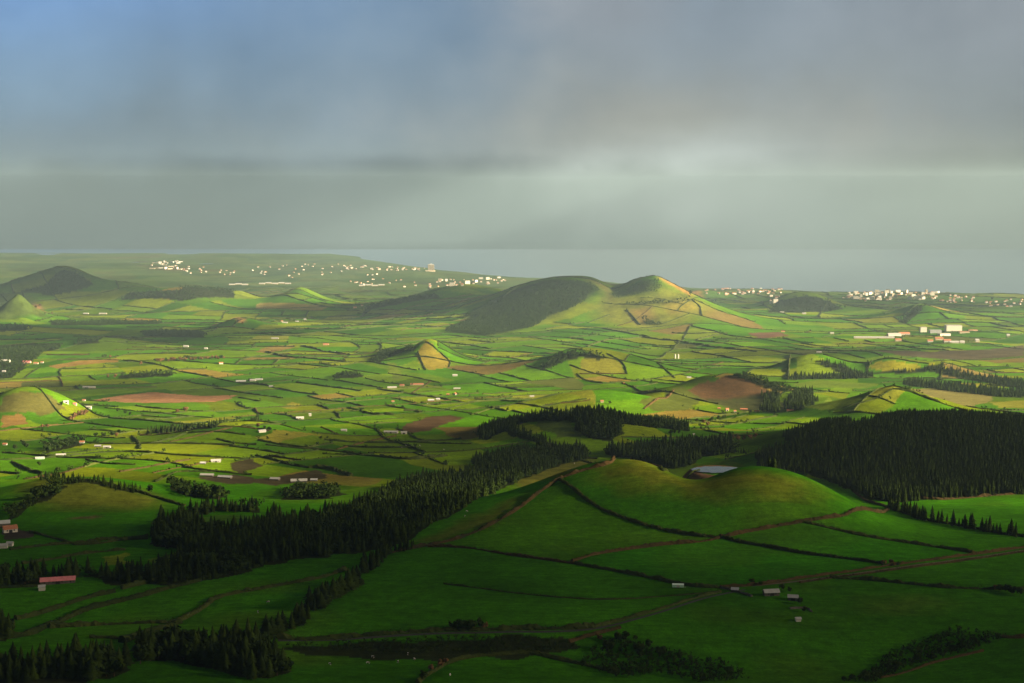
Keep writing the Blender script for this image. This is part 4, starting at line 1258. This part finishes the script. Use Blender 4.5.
for (u, v, L_, W2, hw, rot, wm, rm, lb, det) in BUILD:
    k_ = .55 if v < 500 and u < 850 else (.85 if v < 500 else 1.0)
    L_, W2, hw = L_ * k_, W2 * k_, hw * k_
    nm = 'barn' if any(k in lb for k in ('barn', 'shed', 'hall')) else ('warehouse' if 'warehouse' in lb else ('factory_block' if 'block' in lb else ('hut' if 'hut' in lb else 'farmhouse')))
    house(u, v, L_, W2, hw, rot, wm, rm, lb, 'building', None, nm, det, flat=('block' in lb or 'hall' in lb and 'clay' not in lb))

# town houses: one mesh with wall and roof materials each
def town_mesh(L, W, h, flat, wall, roof):
    mb = MB()
    mb.box(-L / 2, L / 2, -W / 2, W / 2, -4, h, 0)
    if flat:
        mb.box(-L / 2 - .2, L / 2 + .2, -W / 2 - .2, W / 2 + .2, h + .01, h + .6, 1)
    else:
        a = W * .3
        p = [(-L / 2 - .4, -W / 2 - .4, h), (L / 2 + .4, -W / 2 - .4, h), (L / 2 + .4, W / 2 + .4, h), (-L / 2 - .4, W / 2 + .4, h), (-L / 2 + W * .2, 0, h + a), (L / 2 - W * .2, 0, h + a)]
        mb.quad(p[0], p[1], p[5], p[4], 1); mb.quad(p[2], p[3], p[4], p[5], 1)
        mb.tri(p[1], p[2], p[5], 1); mb.tri(p[3], p[0], p[4], 1)
    # rows of window openings on the long sides
    for f in range(int(h // 3)):
        for k in range(max(2, int(L / 4))):
            x = -L / 2 + (k + .5) * L / max(2, int(L / 4)); z = 1.0 + f * 3
            mb.quad((x - .6, -W / 2 - .05, z), (x + .6, -W / 2 - .05, z), (x + .6, -W / 2 - .05, z + 1.3), (x - .6, -W / 2 - .05, z + 1.3), 2)
    return mb.mesh('town_house', wall, roof, M_DARK)
TH = {'low': [town_mesh(random.uniform(9, 14), random.uniform(7, 9), random.choice((3.4, 5.5, 6)), False, random.choice((M_TOWN, M_TOWN, W_, C_, K_)), random.choice((M_TILE, M_TILE, M_GREYR))) for _ in range(10)],
      'block': [town_mesh(random.uniform(14, 28), random.uniform(10, 12), random.choice((9, 12, 15)), True, random.choice((M_TOWN, M_TOWN, C_)), M_PALER) for _ in range(7)],
      'hall': [town_mesh(random.uniform(28, 50), random.uniform(14, 20), random.uniform(5, 7), True, random.choice((W_, C_)), M_PALER) for _ in range(5)]}
TOWNS = [  # pixel outline sampled on the ground, count, mixture, label, group
    ([(850,292),(925,289),(940,293),(925,301),(860,302),(840,298)], 84, 'bbl', 'pale building of the white town on the right coast', 'buildings of the right coastal town'),
    ([(925,294),(975,297),(980,303),(935,303)], 34, 'lll', 'small house at the right end of the coastal town', 'small houses of the right coastal town'),
    ([(980,298),(1024,300),(1024,309),(985,307)], 18, 'lll', 'small pale house at the right edge of the coast', 'houses of the right edge'),
    ([(702,289),(765,286),(790,289),(780,294),(740,296),(708,295)], 52, 'lll', 'small pale house of the town just right of the twin hill', 'houses right of the twin hill'),
    ([(764,297),(780,296),(782,302),(766,304)], 7, 'bl', 'pale house below the town right of the twin hill', 'houses before the right dark hill'),
    ([(150,261),(180,261),(182,271),(150,269)], 26, 'lbh', 'warm pale building in the far left hillside village', 'buildings of the far left village'),
    ([(180,263),(240,272),(240,276),(185,274)], 26, 'lll', 'small house right of the far left hillside village', 'scattered houses of the far left'),
    ([(240,268),(340,262),(345,278),(250,279)], 30, 'lll', 'scattered small house on the hazy left coast land', 'scattered houses of the left coast'),
    ([(340,265),(425,268),(425,271),(345,270)], 44, 'llb', 'small pale house along the shore left of the white tower', 'houses along the left shore'),
    ([(425,281),(500,278),(510,283),(430,288)], 44, 'llb', 'small pale house of the town left of the twin hill', 'houses of the town left of the twin hill'),
    ([(350,272),(420,276),(420,289),(350,284)], 22, 'll', 'scattered small house inland of the white tower', 'scattered houses inland'),
]
nth = 0
town = []
tr = np.random.default_rng(77)
extra = []
for (poly, cnt, mix, lb, gp) in TOWNS:
    poly = np.array(poly, float); k = 0; tries = 0
    while k < cnt and tries < 2500:
        tries += 1
        u, v = tr.uniform(poly[:, 0].min(), poly[:, 0].max()), tr.uniform(poly[:, 1].min(), poly[:, 1].max())
        if not inside(poly, np.array([u]), np.array([v]))[0]: continue
        p = at(u, v)
        if p is None or zat(*p) < 1.5: continue
        m = {'l': 'low', 'b': 'block', 'h': 'hall'}[mix[int(tr.integers(len(mix)))]]
        me = TH[m][int(tr.integers(len(TH[m])))]
        rz = float(tr.choice([0, 0, .3, -.3, 1.57, .8]))
        k += 1; nth += 1
        town.append((p[0], p[1], zat(*p), rz, me, lb, gp))
town.sort(key=lambda t: t[1] / (t[4].vertices[0].co.x ** 2 + 60) ** .5)
for (x, y, z, rz, me, lb, gp) in town[:290]:
    tag(link('town_house', me, None, (x, y, z), rz), lb, 'house', gp)
from mathutils import Matrix
import bmesh
bm = bmesh.new()
MI = [M_TOWN, W_, C_, K_, M_TILE, M_GREYR, M_PALER, M_DARK]
for (x, y, z, rz, me, lb, gp) in town[290:]:
    m2 = me.copy(); m2.transform(Matrix.Translation((x, y, z)) @ Matrix.Rotation(rz, 4, 'Z'))
    n0 = len(bm.faces); bm.from_mesh(m2); bm.faces.ensure_lookup_table()
    for f in bm.faces[n0:]: f.material_index = MI.index(me.materials[f.material_index])
    bpy.data.meshes.remove(m2)
me = bpy.data.meshes.new('far_houses'); bm.to_mesh(me); bm.free()
for m in MI: me.materials.append(m)
tag(link('far_houses', me), 'scattered tiny houses lost in the mist along the far coast', 'houses', kind='stuff')
# long bright greenhouses
for (u, v, n, lb) in ((232,285,3,'long pale greenhouse roof, left of the bright row on the hazy left plain'), (262,284,5,'long bright greenhouse roof of the row on the hazy left plain'), (362,286,4,'long warm greenhouse on the coast land left of the twin hill')):
    for k in range(n):
        p = at(u + k * 6.5, v - (k % 2) * .6)
        if p is None: continue
        house(0, 0, 36, 14, 3, 3, C_, M_PALER, lb, 'greenhouse', 'greenhouses of the left coast land', 'greenhouse', False, xy=p)
# white tower hotel on the shore
p = at(431, 271.5)
e = link('tower_block', None, None, (p[0], p[1], zat(*p)), .15)
tag(e, 'tall white tower block alone on the far shore', 'tower')
mb = MB(); mb.box(-22, 22, -16, 16, -5, 50); link('wall', mb.mesh('wall', C_), e)
mb = MB(); mb.box(-23, 23, -17, 17, 50.02, 52); mb.box(-9, 9, -8, 8, 52.02, 57); link('roof', mb.mesh('roof', M_PALER), e)
mb = MB(); mb.box(-42, 30, -20, 14, -5, 9); link('podium', mb.mesh('podium', C_), e)
mb = MB()
for f in range(14):
    mb.box(-20, 20, -16.4, -15.9, 10 + f * 2.8, 11.4 + f * 2.8)
link('balcony_band', mb.mesh('balcony_band', M_DARK), e)
# twin white silos on the plain
for du, w in ((0, 'left'), (3.2, 'right')):
    p = at(675 + du, 358.5)
    e = link('silo', None, None, (p[0], p[1], zat(*p)), 0)
    tag(e, 'white silo on the plain right of the yellow mound, %s one of two' % w, 'silo')
    mb = MB(); mb.cyl(0, 0, -1, 11, 2.2, 14); link('body', mb.mesh('body', W_), e)
    mb = MB(); mb.cyl(0, 0, 11.02, 13, 2.3, 14, r1=.3); link('roof', mb.mesh('roof', M_PALER), e)

# pale green trailer beside the hedge
p = at(678, 588)
e = link('trailer', None, None, (p[0], p[1], zat(*p)), R(-4))
tag(e, 'pale green and white trailer parked beside a hedge in the foreground pasture', 'trailer')
mb = MB(); mb.box(-4.2, 4.2, -1.4, 1.4, .8, 2.6); link('body', mb.mesh('body', M_GREENP), e)
mb = MB()
for k in range(8):
    a0, a1 = math.pi * k / 8, math.pi * (k + 1) / 8
    mb.quad((-4.3, 1.55 * math.cos(a0), 2.62 + .8 * math.sin(a0)), (4.3, 1.55 * math.cos(a0), 2.62 + .8 * math.sin(a0)), (4.3, 1.55 * math.cos(a1), 2.62 + .8 * math.sin(a1)), (-4.3, 1.55 * math.cos(a1), 2.62 + .8 * math.sin(a1)))
for s in (-1, 1):
    for k in range(8):
        a0, a1 = math.pi * k / 8, math.pi * (k + 1) / 8
        mb.tri((s * 4.3, 0, 2.62), (s * 4.3, 1.55 * math.cos(a0), 2.62 + .8 * math.sin(a0)), (s * 4.3, 1.55 * math.cos(a1), 2.62 + .8 * math.sin(a1)))
link('roof', mb.mesh('roof', M_TRAILER), e)
mb = MB(); mb.box(-1.1, 1.1, -1.46, -1.41, 1.0, 2.4); link('door', mb.mesh('door', M_WHITE), e)
for x in (-1.6, 1.6):
    for s in (-1, 1):
        mb = MB(); mb.cyl(s * 1.15, .48, x - .14, x + .14, .48, 12, axis='x')
        me = mb.mesh('wheel', M_RUBBER)
        w = link('wheel', me, e); w.rotation_euler = (0, 0, R(90)); w.location = (x + 0, 0, 0)
        me.transform(__import__('mathutils').Matrix.Translation((-x, 0, 0)))
mb = MB(); mb.box(4.2, 5.8, -.1, .1, .7, .9); link('drawbar', mb.mesh('drawbar', M_STEEL), e)

# stone walls at the small farm
def rubble(pts, w, h, label):
    me = hedge_mesh(P(*pts), w, h, M_STONE, 1.2, 5, 0)
    tag(link('stone_wall', me), label, 'wall')
rubble([(720,588),(735,591),(752,597)], 1.2, 1.4, 'low pale stone wall curving into the small foreground farm')
rubble([(790,609),(806,608),(812,612)], 1.2, 1.3, 'low stone wall above the dark pit at the small farm')

# ------------------------------------------------------------------ cattle
def cow_parts():
    """one continuous body: barrel, neck, head and four jointed legs grown from a skeleton"""
    me = bpy.data.meshes.new('body')
    v = [(-.75, 0, 1.12), (-.3, 0, 1.08), (.3, 0, 1.10), (.72, 0, 1.18), (1.02, 0, 1.18), (1.28, 0, 1.02), (1.5, 0, .88)]
    rr = [.30, .37, .37, .30, .17, .16, .09]
    ed = [(i, i + 1) for i in range(6)]
    for (x, s, root, back) in ((.62, -1, 3, 0), (.62, 1, 3, 0), (-.72, -1, 0, 1), (-.72, 1, 0, 1)):
        i = len(v)
        v += [(x, s * .24, .82), (x + (.06 if not back else -.1), s * .24, .45), (x, s * .24, .03)]
        rr += [.16, .085, .07]
        ed += [(root, i), (i, i + 1), (i + 1, i + 2)]
    i = len(v); v += [(-1.0, 0, 1.12), (-1.06, 0, .7)]; rr += [.05, .03]; ed += [(0, i), (i, i + 1)]
    me.from_pydata(v, ed, [])
    o = bpy.data.objects.new('cow_source', me); COL.objects.link(o)
    sk = o.modifiers.new('skin', 'SKIN')
    for k, r_ in enumerate(rr): me.skin_vertices[0].data[k].radius = (r_, r_)
    me.skin_vertices[0].data[1].use_root = True
    sb = o.modifiers.new('sub', 'SUBSURF'); sb.levels = sb.render_levels = 1
    dg = bpy.context.evaluated_depsgraph_get()
    m2 = bpy.data.meshes.new_from_object(o.evaluated_get(dg))
    bpy.data.objects.remove(o)
    return m2
M_COW, nt, b = new_mat('cattle_patches')
g = nt.nodes.new('ShaderNodeTexCoord'); n = nt.nodes.new('ShaderNodeTexNoise'); n.inputs['Scale'].default_value = 1.3
r = nt.nodes.new('ShaderNodeValToRGB'); r.color_ramp.interpolation = 'CONSTANT'
r.color_ramp.elements[0].color = (.03, .026, .024, 1); r.color_ramp.elements[1].position = .46; r.color_ramp.elements[1].color = (.75, .71, .65, 1)
nt.links.new(g.outputs['Object'], n.inputs['Vector']); nt.links.new(n.outputs['Fac'], r.inputs['Fac']); nt.links.new(r.outputs['Color'], b.inputs['Base Color'])
cowm = cow_parts(); cowm.materials.clear(); cowm.materials.append(M_COW)
for p_ in cowm.polygons: p_.use_smooth = True
COWS = [(574,464,'white cow grazing alone on the lit slope below the brown bank', None),
        (268,603,'white patched cow in the pasture left of the conifer row, upper one', None), (258,613,'white patched cow in the pasture left of the conifer row, lower one', None),
        (148,634,'white cow alone beside the broad scrubby hedge in the left foreground', None)]
for u, v in ((373,658),(368,664),(398,663),(408,655),(414,660),(330,665),(450,676)):
    COWS.append((u, v, 'white patched cow in the dark pasture below the lane', 'cows below the lane'))
for u, v in ((400,447),(406,446),(414,447),(420,446),(444,450),(465,517),(467,512),(402,448),(411,446)):
    COWS.append((u, v, 'pale cow on the flat meadows behind the central wood' if v < 480 else 'pale cow on the left shoulder of the crater hill', 'cows behind the central wood' if v < 480 else 'cows on the crater hill shoulder'))
for (u, v, lb, gp) in COWS:
    p = at(u, v)
    e = link('cow', None, None, (p[0], p[1], zat(*p)), random.uniform(0, 6.28))
    e.scale = (1.1, 1.1, 1.1)
    tag(e, lb, 'cow', gp)
    link('body', cowm, e)

# ------------------------------------------------------------------ air, clouds, light
M_HAZE = bpy.data.materials.new('haze_air'); M_HAZE.use_nodes = True
nt = M_HAZE.node_tree; nt.nodes.clear()
out = nt.nodes.new('ShaderNodeOutputMaterial'); pv = nt.nodes.new('ShaderNodeVolumePrincipled')
pv.inputs['Color'].default_value = (.55, .80, .97, 1)
pv.inputs['Density'].default_value = 4.1e-5
pv.inputs['Anisotropy'].default_value = .30
nt.links.new(pv.outputs[0], out.inputs['Volume'])
mb = MB(); mb.box(-46500, 46500, -2500, 17500, -12, 760)
tag(link('haze', mb.mesh('haze', M_HAZE)), 'pale damp air over the whole plain', 'haze', kind='stuff')

SUN_AZ, SUN_EL = 104.0, 19.0     # degrees clockwise from the view direction, above the horizon
sv = np.array([math.sin(R(SUN_AZ)) * math.cos(R(SUN_EL)), math.cos(R(SUN_AZ)) * math.cos(R(SUN_EL)), math.sin(R(SUN_EL))])
sd = bpy.data.lights.new('sun', 'SUN'); sd.energy = 5.0; sd.angle = R(.53); sd.color = (1.0, .80, .52)
so = bpy.data.objects.new('sun', sd); COL.objects.link(so)
from mathutils import Vector
so.rotation_euler = Vector(sv).to_track_quat('Z', 'Y').to_euler()

M_CLOUD = bpy.data.materials.new('cloud_vapour'); M_CLOUD.use_nodes = True
nt = M_CLOUD.node_tree; nt.nodes.clear()
out = nt.nodes.new('ShaderNodeOutputMaterial'); pv = nt.nodes.new('ShaderNodeVolumePrincipled')
pv.inputs['Color'].default_value = (.85, .87, .9, 1); pv.inputs['Density'].default_value = .0042
nt.links.new(pv.outputs[0], out.inputs['Volume'])

def cloud(gx_, gy_, rx, ry, zc, rz, seed, label):  # clouds stand out of view toward the sun, added to shade land and haze
    """a lumpy flattened cloud that stands where it shades the land around (gx_, gy_)"""
    import bmesh
    k = (zc - 230) / sv[2]
    cx, cy = gx_ + sv[0] * k, gy_ + sv[1] * k
    bm = bmesh.new(); bmesh.ops.create_icosphere(bm, subdivisions=5, radius=1)
    V = np.array([v.co[:] for v in bm.verts])
    f = 1 + .20 * vnoise(V[:, 0] * 2.2 + seed, V[:, 1] * 2.2 + V[:, 2] * 1.3, seed) + .12 * vnoise(V[:, 0] * 5 + seed, V[:, 1] * 5 + V[:, 2] * 3, seed + 1) + .06 * vnoise(V[:, 0] * 11, V[:, 1] * 11 + V[:, 2] * 7, seed + 2)
    for v, s in zip(bm.verts, f):
        z = v.co.z * rz * s
        v.co = (v.co.x * rx * s, v.co.y * ry * s, z if z > 0 else z * .45)
    me = bpy.data.meshes.new('cloud'); bm.to_mesh(me); bm.free(); me.materials.append(M_CLOUD)
    o = link('cloud', me, None, (cx, cy, zc))
    return tag(o, label, 'cloud', None, 'stuff')
cloud(0, 690, 2600, 700, 1900, 150, 3, 'heavy grey cloud out of view, placed to shade the foreground hills')
cloud(-420, 1400, 420, 360, 2000, 55, 5, 'grey cloud out of view, placed to shade the round left hill')
cloud(300, 1900, 640, 400, 1950, 105, 6, 'grey cloud out of view, placed to shade the plantation')
cloud(-590, 3050, 330, 230, 2000, 70, 31, 'small grey cloud out of view, placed to shade the dark green left fields')
cloud(-95, 3150, 170, 130, 2050, 55, 32, 'small grey cloud out of view, placed to shade the field before the crater mound')
cloud(-1000, 4650, 620, 520, 2000, 90, 8, 'grey cloud out of view, placed to shade the left plain')
cloud(500, 2900, 150, 130, 2050, 60, 33, 'small grey cloud out of view, placed to shade the scarp hill')
cloud(480, 3450, 210, 120, 2000, 40, 34, 'wispy grey cloud out of view, placed to shade the middle fields')
cloud(1150, 3950, 420, 170, 2000, 45, 35, 'wispy grey cloud out of view, placed to shade the dairy works fields')
cloud(-720, 2060, 220, 130, 2000, 28, 36, 'wispy grey cloud out of view, placed to shade the left farms')
cloud(-60, 5900, 560, 520, 2000, 130, 9, 'grey cloud out of view, placed to shade the twin hill')
cloud(-2300, 7300, 1250, 1100, 2000, 170, 12, 'grey cloud out of view, placed to shade the far left hills')
cloud(2200, 6500, 900, 700, 2000, 60, 15, 'thin grey cloud out of view, placed to shade the right plain')
cloud(-9300, 21500, 9800, 7600, 5600, 900, 21, 'vast unseen cloud added to shade the haze over the left sea')  # unseen pair added to dim the far haze; their gap leaves a bright patch
cloud(12600, 17500, 9800, 7600, 5600, 800, 25, 'vast unseen cloud added to shade the haze over the right sea')

# ------------------------------------------------------------------ sky
w = bpy.data.worlds.new('World'); scene.world = w; w.use_nodes = True
nt = w.node_tree; nt.nodes.clear()
N = nt.nodes.new; LK = nt.links.new
wo = N('ShaderNodeOutputWorld'); bg = N('ShaderNodeBackground'); bg.inputs['Strength'].default_value = .081
LK(bg.outputs[0], wo.inputs[0])
sky = N('ShaderNodeTexSky'); sky.sky_type = 'NISHITA'; sky.sun_disc = False
sky.sun_elevation, sky.sun_rotation, sky.altitude = R(SUN_EL), R(SUN_AZ), 600
sky.dust_density = 1.5
tc = N('ShaderNodeTexCoord')
def math_(op, a, b_=None, c=None):
    m = N('ShaderNodeMath'); m.operation = op
    for i, q in enumerate((a, b_, c)):
        if q is None: continue
        if isinstance(q, (int, float)): m.inputs[i].default_value = q
        else: LK(q, m.inputs[i])
    return m.outputs[0]
def noise_(vec, sc, det, ro=.5):
    n = N('ShaderNodeTexNoise'); n.inputs['Scale'].default_value = sc; n.inputs['Detail'].default_value = det; n.inputs['Roughness'].default_value = ro
    LK(vec, n.inputs['Vector']); return n.outputs['Fac']
def mixc(f, a, b_):
    m = N('ShaderNodeMix'); m.data_type = 'RGBA'; m.clamp_factor = True
    if isinstance(f, (int, float)): m.inputs[0].default_value = f
    else: LK(f, m.inputs[0])
    for i, q in ((6, a), (7, b_)):
        if isinstance(q, tuple): m.inputs[i].default_value = (*q, 1)
        else: LK(q, m.inputs[i])
    return m.outputs[2]
sep = N('ShaderNodeSeparateXYZ'); LK(tc.outputs['Generated'], sep.inputs[0])
dx, dy, dz = sep.outputs
# soft warp of the direction, so that cloud masses have ragged edges
mp = N('ShaderNodeMapping'); mp.inputs['Scale'].default_value = (1, 1, 1.25); LK(tc.outputs['Generated'], mp.inputs['Vector'])
n_big = noise_(mp.outputs[0], 5.0, 5, .55)
n_mid = noise_(mp.outputs[0], 13.0, 5, .55)
wz = math_('ADD', dz, math_('MULTIPLY', math_('SUBTRACT', n_big, .5), .10))
wz2 = math_('ADD', dz, math_('MULTIPLY', math_('SUBTRACT', n_mid, .5), .034))
wx = math_('ADD', dx, math_('MULTIPLY', math_('SUBTRACT', n_mid, .5), .16))
def lobe(x0, z0, sx, sz):
    a = math_('DIVIDE', math_('SUBTRACT', wx, x0), sx); b_ = math_('DIVIDE', math_('SUBTRACT', wz, z0), sz)
    q = math_('ADD', math_('MULTIPLY', a, a), math_('MULTIPLY', b_, b_))
    return math_('MULTIPLY', math_('EXPONENT', math_('MULTIPLY', q, -1.0)), math_('GREATER_THAN', dy, 0.0))
blue_ = N('ShaderNodeVectorMath'); blue_.operation = 'MULTIPLY'; blue_.inputs[1].default_value = (.165, .215, .33); LK(sky.outputs[0], blue_.inputs[0])
grey = (.50, .73, .95)
c = mixc(math_('MULTIPLY', lobe(-.36, .15, .26, .085), .95), grey, blue_.outputs[0])
low = N('ShaderNodeMapRange'); low.interpolation_type = 'SMOOTHSTEP'
low.inputs['From Min'].default_value, low.inputs['From Max'].default_value = .06, -.035
LK(wz, low.inputs['Value'])
c = mixc(math_('MULTIPLY', lobe(.34, .13, .24, .09), .9), c, (.74, .84, .94))
c = mixc(math_('MULTIPLY', lobe(.06, .14, .07, .05), .45), c, (.95, .95, .95))
c = mixc(math_('MULTIPLY', low.outputs[0], .92), c, (.56, .68, .67))
c = mixc(math_('MULTIPLY', lobe(.09, .045, .16, .05), .85), c, (.90, .91, .80))
c = mixc(math_('MULTIPLY', lobe(.40, -.01, .18, .09), .8), c, (.72, .74, .62))
c = mixc(math_('MULTIPLY', lobe(.125, -.002, .10, .032), .9), c, (1.75, 1.92, 1.80))
c = mixc(math_('MULTIPLY', lobe(-.13, -.015, .05, .016), .5), c, (.80, .95, .92))
c = mixc(math_('MULTIPLY', lobe(-.40, -.015, .12, .018), .5), c, (.85, 1.0, .97))
c = mixc(math_('MULTIPLY', lobe(-.24, .022, .12, .026), .22), c, (.42, .52, .55))
c = mixc(math_('MULTIPLY', lobe(-.03, .010, .05, .022), .3), c, (.48, .57, .58))
c = mixc(math_('MULTIPLY', lobe(.24, .028, .05, .03), .45), c, (1.02, 1.02, .90))
c = mixc(math_('MULTIPLY', lobe(-.15, .030, .04, .014), .4), c, (.66, .79, .82))
c = mixc(math_('MULTIPLY', lobe(.31, .008, .05, .02), .5), c, (.58, .61, .54))
# heavy cloud overhead is darker than the strip above the horizon
up = N('ShaderNodeMapRange'); up.interpolation_type = 'SMOOTHSTEP'
up.inputs['From Min'].default_value, up.inputs['From Max'].default_value = .14, .5
away = math_('MULTIPLY', math_('SUBTRACT', .80, dy), .55)      # and so is the sky to the sides and behind
LK(math_('ADD', dz, math_('MAXIMUM', away, 0.0)), up.inputs['Value'])
over = mixc(n_big, (.10, .12, .15), (.26, .29, .33))
c = mixc(up.outputs[0], c, over)
mot = N('ShaderNodeMapRange'); mot.inputs['From Min'].default_value, mot.inputs['From Max'].default_value = .25, .75
mot.inputs['To Min'].default_value, mot.inputs['To Max'].default_value = .88, 1.12
LK(n_mid, mot.inputs['Value'])
horizon_dim = N('ShaderNodeMapRange'); horizon_dim.interpolation_type = 'SMOOTHSTEP'      # low sky dimmed to offset the haze glow at the horizon
horizon_dim.inputs['From Min'].default_value, horizon_dim.inputs['From Max'].default_value = .002, .030
horizon_dim.inputs['To Min'].default_value, horizon_dim.inputs['To Max'].default_value = .56, 1.0
LK(wz2, horizon_dim.inputs['Value'])
sc_ = N('ShaderNodeVectorMath'); sc_.operation = 'SCALE'; LK(c, sc_.inputs[0]); mp2 = N('ShaderNodeMapping'); mp2.inputs['Scale'].default_value = (1, 1, .16); mp2.inputs['Rotation'].default_value = (0, R(9), 0); LK(tc.outputs['Generated'], mp2.inputs['Vector'])
shaft = N('ShaderNodeMapRange'); shaft.inputs['From Min'].default_value, shaft.inputs['From Max'].default_value = .3, .7      # slanting curtains of rainfall
shaft.inputs['To Min'].default_value, shaft.inputs['To Max'].default_value = .955, 1.045
LK(noise_(mp2.outputs[0], 11.0, 4, .55), shaft.inputs['Value'])
LK(math_('MULTIPLY', math_('MULTIPLY', mot.outputs[0], horizon_dim.outputs[0]), shaft.outputs[0]), sc_.inputs['Scale'])
LK(sc_.outputs[0], bg.inputs['Color'])

# ------------------------------------------------------------------ render settings
scene.view_settings.view_transform = 'Standard'
scene.view_settings.look = 'None'
scene.view_settings.gamma = 1.0
scene.view_settings.exposure = 2.3
scene.view_settings.use_curve_mapping = False
cy = scene.cycles
cy.max_bounces = 4; cy.diffuse_bounces = 2; cy.glossy_bounces = 2; cy.transmission_bounces = 2
cy.volume_bounces = 0; cy.transparent_max_bounces = 24
cy.use_denoising = True
import time as _t; print('spots', len(con), len(brd), 'cells', ncell[0], 'lines', len(lines), 'cand', len(cand), 'town', nth)
